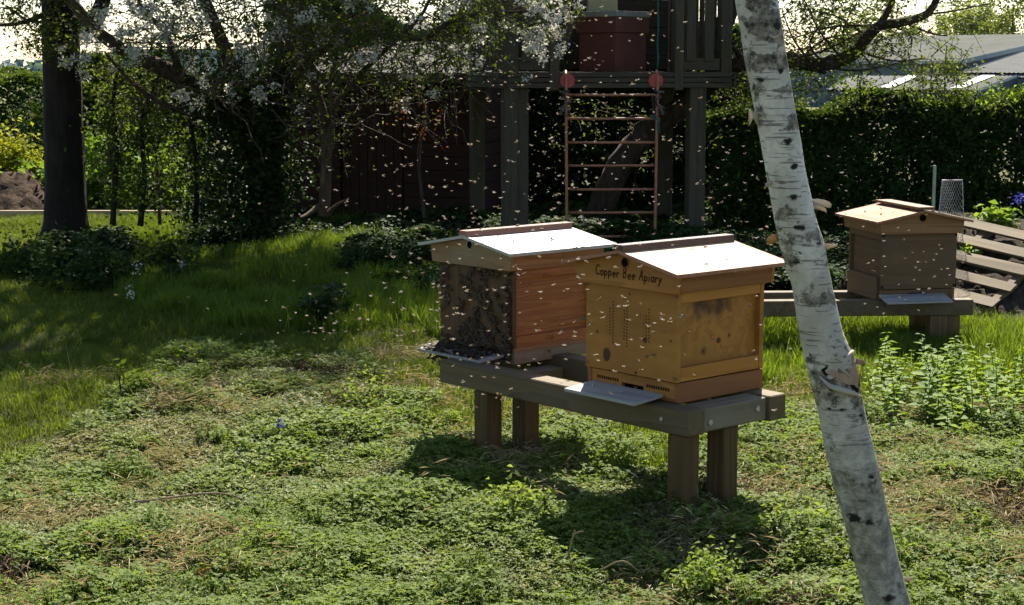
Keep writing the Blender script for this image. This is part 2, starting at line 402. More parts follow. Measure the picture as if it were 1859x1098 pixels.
# ------------------------------------------------------------------ hives
def strokes_to(mb, strokes, org, right, up, nrm, s, r, slant=0.0, skew=0.0):
    for st in strokes:
        pts = []
        for (a, b) in st:
            p = org+right*((a+slant*b)*s)+up*(b*s+skew*a*s)+nrm*.0006
            pts.append(p)
        for i in range(len(pts)-1):
            p, q = pts[i], pts[i+1]
            d = (q-p); ln = d.length
            if ln < 1e-6: continue
            d.normalize(); sd = nrm.cross(d)*r; e = d*r*.6
            mb.add([p-e-sd, q+e-sd, q+e+sd, p-e+sd], [(0, 1, 2, 3)])
def arc(cx, cy, rx, ry, a0, a1, n=8):
    return [(cx+rx*math.cos(R(a0+(a1-a0)*i/n)), cy+ry*math.sin(R(a0+(a1-a0)*i/n))) for i in range(n+1)]
GLY = {
 'C': (.62, [arc(.36, .5, .30, .48, 50, 315, 10)]),
 'o': (.52, [arc(.25, .25, .20, .24, 90, 450, 10)]),
 'p': (.52, [[(.06, .5), (.06, -.32)], arc(.22, .25, .18, .22, 150, -150, 9)]),
 'e': (.50, [[(.06, .26), (.42, .28)]+arc(.25, .25, .19, .23, 10, 310, 9)]),
 'r': (.40, [[(.08, .5), (.08, .02)], [(.08, .3), (.2, .46), (.34, .46)]]),
 'B': (.62, [[(.08, 1.0), (.08, .0)], [(.08, 1.0), (.36, .95), (.42, .76), (.30, .55), (.08, .52), (.38, .46), (.46, .22), (.32, .02), (.08, .0)]]),
 'A': (.62, [[(.02, 0), (.28, 1.0), (.54, 0)], [(.12, .38), (.46, .38)]]),
 'i': (.24, [[(.10, .48), (.10, .02)], [(.09, .72), (.12, .76)]]),
 'a': (.52, [arc(.24, .25, .19, .23, 60, 380, 9), [(.43, .5), (.45, .02)]]),
 'y': (.48, [[(.04, .5), (.22, .06)], [(.42, .5), (.22, .06), (.06, -.32)]]),
 '1': (.36, [[(.08, .8), (.2, 1.0), (.2, 0)]]),
 ' ': (.38, []),
}
def write(mb, text, org, right, up, nrm, s, r, skew=0.0, wob=.05):
    x = 0.0; rg = random.Random(5)
    for ch in text:
        w_, st = GLY[ch]
        st2 = [[(x+a, b+wob*rg.uniform(-.3, .3)) for (a, b) in q] for q in st]
        dy = wob*rg.uniform(-1, 1)
        strokes_to(mb, [[(a, b+dy) for a, b in q] for q in st2], org, right, up, nrm, s, r, .08, skew)
        x += w_+.06
HB = .23
def make_hive(name, label, loc, rz, m, floor_h=.073, body_h=.322, style='front', rise=.054, eave_h=.071):
    """local -x is the entrance face, the ridge runs along x; origin under the middle of the floor"""
    t = thing(name, label, 'beehive', loc, rz)
    z0, z1 = floor_h, floor_h+body_h
    h = HB
    # floor: two sides, back and an entrance block with slot and holes
    fl = MB().box(-h+.01, h, -h, -h+.02, 0, z0-.002).box(-h+.01, h, h-.02, h, 0, z0-.002).box(h-.02, h-.001, -h+.02, h-.02, 0, z0-.003)
    fl.box(-h+.012, h-.02, -h+.02, h-.02, 0, .012)
    fl = fl.build('floor_tray', m['floor'], t, .002)
    eb = MB().box(-h+.014, -h+.034, -h+.02, -.055, .012, z0-.004).box(-h+.014, -h+.034, .055, h-.02, .012, z0-.004).box(-h+.0145, -h+.034, -.055, .055, .036, z0-.004)
    eb.build('entrance_block', m['front'], t, .001)
    MB().box(-h+.030, -h+.034, -.055, .055, .012, .036).build('entrance_slot', M['hole'], t)
    if style == 'front':
        hb = MB()
        for k in range(10):
            for s in (-1, 1):
                hb.box(-h+.0125, -h+.0138, s*(.075+k*.0115)-.003, s*(.075+k*.0115)+.003, .036, .047)
        tag(hb.build('vent_holes', M['hole'], t), kind='stuff')
    # brood box: full front and back boards, recessed sides between top and bottom rails
    box('front_wall', m['front'], t, -h, -h+.022, -h, h, z0+.001, z1, .002)
    box('back_wall', m['front'], t, h-.022, h, -h, h, z0+.001, z1, .002)
    for s in (-1, 1):
        y0, y1 = sorted((s*(h-.024), s*(h-.04)))
        box('side_panel', m['side'], t, -h+.022, h-.022, y0, y1, z0+.001, z1-.001, 0)
        y0, y1 = sorted((s*(h-.0235), s*(h-.001)))
        box('rail', m['rail'], t, -h+.0222, h-.0222, y0, y1, z1-.042, z1-.002, .002)
        box('rail', m['rail2'], t, -h+.0222, h-.0222, y0, y1, z0+.002, z0+.052, .002)
    for s in (-1, 1):          # dark finger joints at the box corners
        for (za, zb) in ((z1-.022, z1-.01), (z0+.008, z0+.024)):
            MB().box(-h-.0008, -h+.006, s*h-(.018 if s > 0 else 0), s*h+(.018 if s < 0 else 0), za, zb).build('corner_joint', m['joint'], t)
    # roof
    rb = z1-.004; gh = .258; eave = rb+eave_h; slope = rise/gh
    rf = MB().box(-.235, .235, -.235, .235, eave-.012, eave-.004).build('roof', m['gable'], t)
    for s in (-1, 1):
        x0, x1 = sorted((s*gh, s*(gh-.018)))
        MB().prism([(-gh*.965, rb), (gh*.965, rb), (gh, eave), (0, eave+rise), (-gh, eave)], 0, x0, x1).build('gable_board', m['gable'], rf, .0015)
        y0, y1 = sorted((s*gh*.968, s*(gh*.968-.016)))
        MB().prism([(s*gh*.966, rb+.001), (s*(gh*.966-.016), rb+.001), (s*(gh-.018), eave-.003), (s*(gh-.002), eave-.002)], 0, -gh+.0182, gh-.0182).build('side_board', m['rail_roof'], rf, .0015)
    ov, th = .292, .010
    for s in (-1, 1):
        yo = s*(gh+.030); ze = eave-.030*slope
        MB().prism([(0, eave+rise+.001), (yo, ze+.001), (yo, ze+.001+th), (0, eave+rise+.001+th)], 0, -ov, ov).build('roof_panel', m['roof'], rf, .0015)
        for e in (-1, 1):
            a, b = sorted((e*(ov+.0004), e*(ov+.006)))
            MB().prism([(s*.001, eave+rise), (yo, ze), (yo, ze+th+.002), (s*.001, eave+rise+th+.002)], 0, a, b).build('roof_edging', m['edge'], rf)
        MB().box(-ov-.006, ov+.006, *sorted((yo+s*.0004, yo+s*.005)), ze-.001, ze+th+.0015).build('roof_edging', m['edge'], rf)
    zr = eave+rise+th
    if style == 'far':
        box('ridge_board', m['ridge'], rf, -ov-.005, ov-.01, -.055, .045, zr+.004, zr+.02, .002)
    else:
        MB().prism([(-.026, zr-.012), (.026, zr-.012), (.024, zr+.021), (-.024, zr+.021)], 0, -ov-.004, ov+.004).build('ridge_board', m['ridge'], rf, .002)
    vz = eave+rise*.36
    vb = MB(); 
    vb.disc((-gh-.0012, .0, vz), (-1, 0, 0), .017, 20)
    vb.build('vent_hole', M['hole'], rf)
    # ring round the vent
    ring = MB(); n = 20
    V = []; 
    for k in range(n):
        a = k*2*math.pi/n
        for rr, xx in ((.0165, -gh-.0005), (.0195, -gh-.0005), (.0192, -gh-.004), (.0168, -gh-.004)):
            V.append((xx, rr*math.cos(a), vz+rr*math.sin(a)))
    Fc = []
    for k in range(n):
        for q in range(4):
            Fc.append((k*4+q, k*4+(q+1) % 4, ((k+1) % n)*4+(q+1) % 4, ((k+1) % n)*4+q))
    ring.add(V, Fc); ring.build('vent_ring', m['ring'], rf)
    return t, rf, dict(z0=z0, z1=z1, rb=rb, eave=eave, gh=gh)
def landing(t, m, y0, y1, out, z=.02, drop=.02, dx=0.0):
    h = HB-.012
    pl = [(-h, z), (-h-out, z-drop), (-h-out, z-drop+.012), (-h, z+.012)]
    MB().prism([(p[0]+dx, p[1]) for p in pl], 1, y0, y1).build('landing_board', m, t, .002)

ROT_F = R(41)
STZ = .398
cF = Vector((.597, 6.0, 0))
mf = dict(floor=M['cedar_floor'], front=M['cedar'], side=M['cedar'], rail=M['cedar_rail'], rail2=M['cedar_rail'], gable=M['cedar_gable'],
          rail_roof=M['cedar_floor'], roof=M['roof_ply'], edge=M['roof_edge'], ridge=M['ridge_red'], ring=M['cedar_end'], joint=M['cedar_end'])
hf, rfF, dF = make_hive('beehive', 'honey-coloured cedar beehive with hand-lettered gable, nearest the birch trunk', (cF.x, cF.y, STZ+.002), ROT_F, mf)
# lettering, drilled-dot columns on the front hive
lt = MB()
write(lt, 'Copper Bee Apiary', Vector((-dF['gh']-.0008, .152, dF['rb']+.036)), Vector((0, -1, 0)), Vector((0, 0, 1)), Vector((-1, 0, 0)), .0362, .0021, skew=-.012)
lt.build('lettering', M['ink'], rfF)
dots = MB()
for (y, za, zb, sp) in ((.118, .225, .285, .0125), (.103, .21, .305, .0115), (.087, .18, .33, .0115), (.045, .225, .285, .0125), (.030, .20, .31, .0115), (.016, .175, .345, .0115),
                        (-.052, .285, .30, .012), (-.068, .23, .30, .0125), (-.080, .215, .30, .0115), (-.094, .205, .325, .0115)):
    r = .0034 if sp < .012 else .0022; z = za
    while z < zb:
        dots.disc((-HB-.0009, y, z), (-1, 0, 0), r, 6); z += sp
tag(dots.build('dot_columns', M['ink'], hf), kind='stuff')
M['landing_grey'] = wood('landing_grey', (.30, .29, .27), (.21, .20, .19), 1, .7)
landing(hf, M['landing_grey'], -.16, .20, .15, .012, .012)

ROT_L = R(41.5)
cL = Vector((.022, 6.88, 0))
ml = dict(floor=M['larch_grey'], front=M['larch_front'], side=M['larch'], rail=M['larch'], rail2=M['larch'], gable=M['larch_gable'],
          rail_roof=M['larch_pale'], roof=M['zinc'], edge=M['zinc_edge'], ridge=M['ridge_red'], ring=M['zinc_edge'], joint=M['black_edge'])
M['ridge_brown'] = wood('ridge_brown', (.30, .12, .08), (.20, .075, .05), 0, .4, spec=.5); ml['ridge'] = M['ridge_brown']
hl, rfL, dL = make_hive('beehive', 'reddish wooden beehive with pale metal roof, its front dark with crawling bees', (cL.x, cL.y, STZ-.018), ROT_L, ml, style='left', floor_h=.06, body_h=.328, rise=.046)
box('rail', M['larch_pale'], hl, -HB+.003, HB-.003, -HB-.006, -HB+.001, dL['z0']-.006, dL['z0']+.006, .001)
et = MB(); write(et, 'C1A', Vector((-.045, -HB+.0002, dL['z0']+.018)), Vector((1, 0, 0)), Vector((0, 0, 1)), Vector((0, -1, 0)), .024, .0010)
M['etch'] = plain('etch', (.12, .045, .018), .8, .1)
et.build('lettering', M['etch'], hl)
landing(hl, M['landing_grey'], -.19, .215, .15, .03, .012)

ROT_R = R(102)
pr = P(1598, 546, 7.75); STZ_R = pr.z
cR = Vector((pr.x, pr.y, 0)) + Matrix.Rotation(ROT_R, 3, 'Z') @ Vector((HB, -HB, 0))
mr = dict(floor=M['old_hive_side'], front=M['old_hive'], side=M['old_hive_side'], rail=M['old_hive_side'], rail2=M['old_hive_side'], gable=M['old_gable'],
          rail_roof=M['old_gable'], roof=M['old_roof'], edge=M['roof_edge'], ridge=M['old_hive_side'], ring=M['hole'], joint=M['black_edge'])
hr, rfR, dR = make_hive('beehive', 'weathered grey-brown beehive with salmon plywood roof beside the soil bank', (cR.x, cR.y, STZ_R+.002), ROT_R, mr, style='far', floor_h=.06)
landing(hr, M['landing_grey'], -.165, .235, .12, .02, .03)
box('side_board', M['old_hive_side'], hr, -.2, .2, HB+.001, HB+.018, .0, .13, .002)

# red flat-roofed hive on the tower is built with the tower below

# ------------------------------------------------------------------ hive stands
def bolt_(parent, c, nrm, r=.011):
    MB().disc(c, nrm, r, 10, .006).build('bolt', M['bolt'], parent, .001)
u_ = Vector((math.cos(ROT_F), math.sin(ROT_F), 0)); v_ = Vector((-math.sin(ROT_F), math.cos(ROT_F), 0))
st = thing('hive_stand', 'low timber hive stand of two beams on square posts carrying two beehives', 'hive stand', (cF.x, cF.y, 0), ROT_F)
zt = STZ; bh = .092
YN, YF = -.335, 1.03
box('beam', M['treated'], st, -.285, -.195, YN, YF, zt-bh, zt, .004)
box('beam', M['treated'], st, .135, .225, YN-.012, YF, zt-bh, zt, .004)
for y in (YN+.045, YF-.12):
    box('crosspiece', M['treated_x'], st, -.194, .134, y, y+.06, zt-bh+.004, zt-.004, .003)
box('crosspiece', M['treated_x'], st, -.196+.002, .134, YN+.005, YN+.040, zt-bh+.006, zt-.006, .003)
bolt_(st, (-.165, YN+.005, zt-.055), (0, -1, 0)); bolt_(st, (.085, YN+.005, zt-.04), (0, -1, 0))
bolt_(st, (-.285, YN+.12, zt-.045), (-1, 0, 0), .008)
for (x, y) in ((-.243, -.280), (-.035, -.275), (-.243, .775), (-.035, .785)):
    wp = Matrix.Rotation(ROT_F, 3, 'Z') @ Vector((x, y, 0))+cF
    box('post', M['post_brown'], st, x-.040, x+.040, y-.040, y+.040, hz(wp.x, wp.y)-.1, zt-bh-.001, .004)
    if x > -.1: box('crosspiece', M['treated_x'], st, -.193, .133, y-.045, y+.045, zt-bh+.001, zt-bh+.05, .003)

sr = thing('hive_stand', 'long low timber stand under the weathered beehive behind the birch', 'hive stand', (cR.x, cR.y, 0), R(3))
zt = STZ_R
box('beam', M['treated'], sr, -1.15, .355, -.245, -.16, zt-.09, zt, .004)
box('beam', M['treated'], sr, -1.15, .33, .12, .205, zt-.09, zt, .004)
for x in (-.95, .18):
    box('crosspiece', M['treated_x'], sr, x, x+.06, -.159, .119, zt-.088, zt-.004, .003)
M['post_far'] = wood('post_far', (.17, .105, .045), (.10, .06, .026), 2, .75)
for (x, y) in ((.155, -.2), (.155, .13), (-.92, -.2), (-.92, .13)):
    wp = Vector((cR.x+x, cR.y+y, 0))
    box('post', M['post_far'], sr, x-.048, x+.048, y-.048, y+.048, hz(wp.x, wp.y)-.1, zt-.091, .004)
box('post', M['post_far'], sr, .205, .29, -.22, -.13, -.1, zt-.091, .004)

# ------------------------------------------------------------------ climbing tower
TR = R(12)
fl_ = P(925, 160, 12.0)
tw = thing('climbing_tower', 'weathered timber play tower with slatted rails, raised on posts', 'play tower', (fl_.x, fl_.y, 0), TR)
PZ1 = P(1100, 130, 12.0).z; PZ0 = P(1100, 160, 12.0).z
W_, D_ = 1.95, 1.5
for (x, y) in ((0, 0), (0, D_)):
    box('post', M['frame_post'], tw, x-.065, x+.065, y-.065, y+.065, -.15, 2.75, .006)
for (x, y) in ((1.69, 0), (1.86, D_)):
    box('post', M['frame_post'], tw, x-.075, x+.075, y-.065, y+.065, -.15, PZ1-.032, .006)
for (x, y) in ((W_, 0), (W_, D_)):
    box('post', M['frame_post'], tw, x-.05, x+.05, y-.05, y+.05, PZ0+.01, 2.75, .006)
box('post', M['frame_post'], tw, .067, .16, -.045, .05, -.15, PZ0-.002, .004)
box('post', M['frame_post'], tw, .335, .42, -.10, -.028, PZ0-.02, 2.75, .004)
box('post', M['frame_post'], tw, 1.46, 1.54, -.10, -.028, PZ0-.02, 2.75, .004)
hh = (PZ1-PZ0)
for k in range(3):       # grooved fascia boards
    za = PZ0+k*hh/3
    box('fascia_board', M['frame_wood'], tw, -.04, W_+.04, -.095+.0, -.066, za+.001, za+hh/3-.005, .003)
    box('fascia_board', M['frame_wood'], tw, -.095, -.066, -.06, D_+.04, za+.001, za+hh/3-.005, .003)
    box('fascia_board', M['frame_wood'], tw, W_+.066, W_+.095, -.06, D_+.04, za+.001, za+hh/3-.005, .003)
nb = 13
for k in range(nb):
    y0 = -.06+k*(D_+.12)/nb
    box('deck_board', M['frame_wood'], tw, -.064, W_+.064, y0, y0+(D_+.12)/nb-.006, PZ1-.03, PZ1-.002, .002)
def railing(x0, x1, y, face):
    if face == 'x':
        box('rail', M['frame_wood'], tw, x0, x1, y-.02, y+.005, PZ1+.012, PZ1+.115, .003)
        box('rail', M['frame_wood'], tw, x0, x1, y-.02, y+.005, PZ1+.80, PZ1+.90, .003)
        n = max(2, int((x1-x0)/.135)); s = (x1-x0)/n
        for k in range(n):
            box('slat', M['frame_post'], tw, x0+k*s+.02, x0+k*s+.105, y-.043, y-.021, PZ1+.09, PZ1+.95, .003)
    else:
        box('rail', M['frame_wood'], tw, y-.02, y+.005, x0, x1, PZ1+.012, PZ1+.115, .003)
        box('rail', M['frame_wood'], tw, y-.02, y+.005, x0, x1, PZ1+.80, PZ1+.90, .003)
        n = max(2, int((x1-x0)/.16)); s = (x1-x0)/n
        for k in range(n):
            box('slat', M['frame_post'], tw, y-.043, y-.021, x0+k*s+.02, x0+k*s+.115, PZ1+.09, PZ1+.95, .003)
railing(.07, .33, -.05, 'x'); railing(1.545, W_-.07, -.05, 'x')
railing(.07, D_-.07, 0.0, 'y'); railing(.07, D_-.07, W_+.03, 'y')
for k in range(8):
    z = PZ1+.02+k*.135
    box('wall_board', M['frame_dark'], tw, .067, W_-.067, D_-.03, D_, z, z+.128, .003)
box('brace', M['frame_dark'], tw, -.03, .03, -.02, .02, 0, .75, .003, Matrix.Translation((.40, .12, PZ1)) @ Matrix.Rotation(R(24), 4, 'Y') @ Matrix.Translation((.0, 0, 0)))
box('brace', M['frame_post'], tw, -.03, .03, -.02, .02, -.55, .55, .003, Matrix.Translation((W_-.30, D_-.02, .9)) @ Matrix.Rotation(R(32), 4, 'Y'))

# ladder hung from the tower
lx0, lx1 = P(1027, 170, 11.78).x, P(1192, 170, 11.78).x
lad = thing('ladder', 'red metal ladder hooked on the front edge of the play tower', 'ladder', ((lx0+lx1)/2, 11.83*DK-.06, 0))
hw = (lx1-lx0)/2
lt_ = P(1100, 138, 11.83).z
for s in (-1, 1):
    top = [(s*hw, .10, PZ1-.02), (s*hw, .02, PZ1+.005), (s*hw, -.06, PZ1-.04), (s*hw, -.075, PZ1-.12)]
    side = top+[(s*(hw-.012*k/6), -.075-.01*k, PZ1-.12-k*(PZ1-.12-.02)/6) for k in range(1, 7)]
    MB().tube(side, .013, 8).build('side_rail', M['ladder_red'], lad, smooth=True)
    MB().disc((s*hw-.012*s, -.0485, PZ1-.075), (0, -1, 0), .062, 20, .012).build('cap', M['disc_red'], lad, .002)
for k, yy in enumerate((172, 215, 258, 300, 343, 385, 428)):
    z = P(1100, yy, 11.74).z
    MB().tube([(-hw+.004, -.085, z), (-.1, -.086, z-.002), (.15, -.085, z), (hw-.004, -.085, z)], .0115, 8).build('rung', M['ladder_red'], lad, smooth=True)
for s in (-1, 1):
    pts = [(s*hw+s*.01+.045*math.cos(a)*s*(-1)**k, -.085-.02*math.sin(a), PZ1-.17-.02*k+.035*math.sin(a*1.3)) for k, a in enumerate(np.linspace(0, 7, 12))]
    pts += [(s*(hw-.05), -.11, PZ1-.20), (s*(hw+.03), -.12, PZ1-.31), (s*(hw+.045), -.115, PZ1-.36)]
    MB().tube(pts, .013, 6).build('lashing', M['rope_grey'], lad, smooth=True)
MB().tube([(hw-.06, -.09, PZ1-.37), (hw+.015, -.10, PZ1-.40), (hw+.005, -.105, PZ1-.44), (hw+.018, -.10, PZ1-.52)], .011, 6).build('lashing', M['rope_teal'], lad, smooth=True)
rp = P(1195, 10, 11.86)
ro = MB().tube([(rp.x+.004*math.sin(k*1.7), 11.86*DK, PZ1+.02+k*.08) for k in range(12)], .008, 6).build('rope', M['rope_teal'], None, smooth=True)
tag(ro, 'thin dark green rope hanging beside the red hive on the play tower', 'rope')

# red hive on the deck
c = P(1113, 130, 12.55)
rh = thing('beehive', 'dark red flat-topped beehive up on the play tower deck', 'beehive', (c.x, c.y+.1, PZ1), R(47))
box('body', M['hive_red'], rh, -.215, .215, -.215, .215, .002, .355, .004)
box('lid', M['hive_red'], rh, -.235, .235, -.235, .235, .345, .50, .004)
box('roof_sheet', M['zinc'], rh, -.242, .242, -.242, .242, .485, .535, .003)
yl = box('feed_tub', plain('tub_cream', (.30, .27, .16), .5), None, -.14, .14, -.1, .1, 0, .66, .01)
yl.location = (c.x-.08, c.y+.45, PZ1+.002)
tag(yl, 'cream plastic tub behind the red beehive on the tower', 'tub')
# ------------------------------------------------------------------ far buildings
def roofmat(name, c, var=.25):
    m, n, o = newmat(name)
    v = coords(n); a = noise(n, v, .8, 6, .65); b = noise(n, coords(n, (.3, 6, 6)), 1.0, 4)
    f = math_(n, 'ADD', math_(n, 'MULTIPLY', a, .6), math_(n, 'MULTIPLY', b, .4))
    bsdf(n, o, ramp(n, f, [(.35, tuple(q*(1-var) for q in c)), (.65, tuple(q*(1+var) for q in c))]), .95, None, spec=.1); return m
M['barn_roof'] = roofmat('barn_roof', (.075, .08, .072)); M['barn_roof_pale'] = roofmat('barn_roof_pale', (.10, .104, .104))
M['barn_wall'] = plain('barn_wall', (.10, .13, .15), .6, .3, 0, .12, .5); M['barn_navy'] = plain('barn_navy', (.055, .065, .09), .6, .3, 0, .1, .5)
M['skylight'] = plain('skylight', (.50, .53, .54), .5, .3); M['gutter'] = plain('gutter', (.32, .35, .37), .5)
def barn(name, label, A, B, run, rise, wall_h, roofm, wallm, gablem, lights=(), pitch=.30):
    """A: near eave corner, B: far end of that eave (same height); run: half span of the gable, away from the eave"""
    A = Vector(A); B = Vector(B); B.z = A.z
    e = (B-A); L = e.length; e.normalize()
    p = Vector((-e.y, e.x, 0)); p = p if p.y > 0 else -p
    t = thing(name, label, 'barn', (A.x, A.y, A.z-wall_h))
    O = Vector((A.x, A.y, A.z-wall_h))
    def at(a, b, z): return A+e*a+p*b+Vector((0, 0, z))-O
    up = Vector((0, 0, 1))
    nrm = (p*(-rise)+up*run).normalized()
    n = int(L/pitch); 
    for side in (0, 1):                                   # corrugated sheets: a real zigzag surface
        V = []; F = []
        for k in range(2*n+1):
            a = L*k/(2*n); off = nrm*(.03 if k % 2 else 0)
            if side == 0: q = (at(a, -.15, -.15*rise/run), at(a, run, rise))
            else: q = (at(a, run, rise+.001), at(a, 2*run+.15, -.15*rise/run))
            V += [q[0]+off, q[1]+off]
        F = [(2*k, 2*k+2, 2*k+3, 2*k+1) for k in range(2*n)]
        MB().add(V, F).build('roof_sheet', roofm, t)
    MB().add([at(0, .02, -.02), at(L, .02, -.02), at(L, .02, -wall_h), at(0, .02, -wall_h)], [(0, 1, 2, 3)]).build('wall', wallm, t)
    for a in (0.02, L-.02):
        MB().add([at(a, .02, -wall_h), at(a, 2*run, -wall_h), at(a, 2*run, -.02), at(a, run, rise-.03), at(a, .02, -.03)], [(0, 1, 2, 3, 4)]).build('gable_wall', gablem, t)
    for s in (0, 1):
        q = [at(-.06, -.15, -.15*rise/run), at(-.06, run, rise)] if s == 0 else [at(-.06, run, rise), at(-.06, 2*run+.15, -.15*rise/run)]
        MB().add([q[0]+up*.06, q[1]+up*.06, q[1]-up*.14, q[0]-up*.14], [(0, 1, 2, 3)]).build('verge', M['gutter'], t)
    MB().tube([at(0, -.2, -.15*rise/run-.05), at(L, -.2, -.15*rise/run-.05)], .07, 6).build('gutter', M['gutter'], t)
    for (a0, a1, b0, b1) in lights:
        MB().add([at(a0, b0, b0*rise/run)+nrm*.05, at(a1, b0, b0*rise/run)+nrm*.05, at(a1, b1, b1*rise/run)+nrm*.05, at(a0, b1, b1*rise/run)+nrm*.05], [(0, 1, 2, 3)]).build('roof_light', M['skylight'], t)
    return t
A1 = P(1746, 110, 60); B1 = P(1380, 118, 66)
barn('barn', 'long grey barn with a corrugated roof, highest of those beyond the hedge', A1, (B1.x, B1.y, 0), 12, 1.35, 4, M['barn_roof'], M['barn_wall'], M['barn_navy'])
A2 = P(1742, 133, 52); B2 = P(2150, 131, 54)
def leanroof(name, label, q, mat, wallm, lights=()):
    """single pitched corrugated roof between eave corners q0,q1 and ridge corners q3,q2"""
    t = thing(name, label, 'barn', q[0])
    o = Vector(q[0]); n = 40; V = []; up = Vector((0, 0, 1))
    nr = (Vector(q[1])-Vector(q[0])).cross(Vector(q[3])-Vector(q[0])).normalized(); nr = nr if nr.z > 0 else -nr
    for k in range(2*n+1):
        f = k/(2*n); off = nr*(.03 if k % 2 else 0)
        V += [Vector(q[0]).lerp(Vector(q[1]), f)+off-o, Vector(q[3]).lerp(Vector(q[2]), f)+off-o]
    MB().add(V, [(2*k, 2*k+2, 2*k+3, 2*k+1) for k in range(2*n)]).build('roof_sheet', mat, t)
    def wall(a, b, nm, m):
        a = Vector(a)-o; b = Vector(b)-o
        MB().add([a-up*.05, b-up*.05, Vector((b.x, b.y, -3)), Vector((a.x, a.y, -3))], [(0, 1, 2, 3)]).build(nm, m, t)
    wall(q[0], q[1], 'wall', wallm); wall(q[0], q[3], 'gable_wall', wallm); wall(q[1], q[2], 'gable_wall', wallm); wall(q[3], q[2], 'back_wall', wallm)
    for (a, b) in ((q[0], q[3]), (q[1], q[2])):
        a = Vector(a)-o; b = Vector(b)-o
        MB().add([a+up*.05, b+up*.05, b-up*.10, a-up*.10], [(0, 1, 2, 3)]).build('verge', M['gutter'], t)
    for (f0, f1, g0, g1) in lights:
        def pt(f, g): return Vector(q[0]).lerp(Vector(q[1]), f).lerp(Vector(q[3]).lerp(Vector(q[2]), f), g)+nr*.06-o
        MB().add([pt(f0, g0), pt(f1, g0), pt(f1, g1), pt(f0, g1)], [(0, 1, 2, 3)]).build('roof_light', M['skylight'], t)
    return t
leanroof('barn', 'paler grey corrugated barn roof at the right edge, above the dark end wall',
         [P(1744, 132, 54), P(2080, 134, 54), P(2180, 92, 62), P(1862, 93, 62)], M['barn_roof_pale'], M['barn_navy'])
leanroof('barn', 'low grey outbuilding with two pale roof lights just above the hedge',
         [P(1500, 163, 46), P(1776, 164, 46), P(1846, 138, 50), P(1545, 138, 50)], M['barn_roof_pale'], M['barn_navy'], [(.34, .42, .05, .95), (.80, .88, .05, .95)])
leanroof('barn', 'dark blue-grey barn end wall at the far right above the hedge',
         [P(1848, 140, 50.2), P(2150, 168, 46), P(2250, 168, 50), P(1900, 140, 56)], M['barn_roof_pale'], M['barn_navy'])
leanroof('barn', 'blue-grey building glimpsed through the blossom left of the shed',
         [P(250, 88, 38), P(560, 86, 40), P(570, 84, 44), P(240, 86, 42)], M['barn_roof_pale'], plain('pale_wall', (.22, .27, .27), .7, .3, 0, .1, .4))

# ------------------------------------------------------------------ shed
sA = P(515, 390, 14.0); sB = P(872, 390, 13.6)
shd = thing('garden_shed', 'dark red-brown boarded shed in deep shade behind the trees', 'shed', (sA.x, sA.y, 0), math.atan2(sB.y-sA.y, sB.x-sA.x))
SW = math.hypot(sB.x-sA.x, sB.y-sA.y); SD = 1.9
ze = P(600, 134, 14).z; zr = ze+.50
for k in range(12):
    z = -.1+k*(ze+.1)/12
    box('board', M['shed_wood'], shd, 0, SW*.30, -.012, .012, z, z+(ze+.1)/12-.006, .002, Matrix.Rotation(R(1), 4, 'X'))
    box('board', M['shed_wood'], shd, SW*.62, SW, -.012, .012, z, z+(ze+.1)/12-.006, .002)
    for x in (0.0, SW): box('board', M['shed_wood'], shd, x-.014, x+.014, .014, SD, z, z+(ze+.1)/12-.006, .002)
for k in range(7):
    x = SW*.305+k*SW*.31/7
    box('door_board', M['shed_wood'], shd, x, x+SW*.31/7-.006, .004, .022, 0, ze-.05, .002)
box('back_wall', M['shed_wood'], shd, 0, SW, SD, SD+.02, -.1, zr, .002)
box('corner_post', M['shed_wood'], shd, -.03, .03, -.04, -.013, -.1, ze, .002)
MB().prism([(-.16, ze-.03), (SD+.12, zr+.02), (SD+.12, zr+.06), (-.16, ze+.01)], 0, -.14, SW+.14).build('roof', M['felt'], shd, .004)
box('fascia_board', M['shed_wood'], shd, -.13, SW+.13, -.185, -.162, ze-.09, ze+.0, .002)

# ------------------------------------------------------------------ vegetation builders
def jitter_path(a, b, n=5, amp=.06, sag=0.0):
    a = np.array(a, float); b = np.array(b, float); t = np.linspace(0, 1, n)[:, None]
    p = a*(1-t)+b*t; ln = np.linalg.norm(b-a)
    p[1:-1] += RNG.normal(0, amp*ln, (n-2, 3)); p[:, 2] += sag*ln*(t[:, 0]*(1-t[:, 0]))*4
    return p
def smooth_path(pts, n=4):
    pts = np.array([tuple(p) for p in pts], float); out = []
    q = np.vstack([2*pts[0]-pts[1], pts, 2*pts[-1]-pts[-2]])
    for i in range(1, len(q)-2):
        for k in range(n):
            t = k/n
            out.append(.5*((2*q[i])+(-q[i-1]+q[i+1])*t+(2*q[i-1]-5*q[i]+4*q[i+1]-q[i+2])*t*t+(-q[i-1]+3*q[i]-3*q[i+1]+q[i+2])*t**3))
    out.append(pts[-1]); return np.array(out)
def cluster_leaves(L, C, n, spread, size, asp=.6, flat=.5, rbias=0.0):
    C = np.atleast_2d(C); k = RNG.integers(0, len(C), n)
    pts = C[k]+RNG.normal(size=(n, 3))*spread*RNG.uniform(.4, 1.2, (n, 1))
    base = RNG.uniform(0, .5, len(C))[k]
    L.scatter(pts, size, asp, flat, rnd=np.clip(base+RNG.uniform(0, .5, n)+rbias, 0, 1))
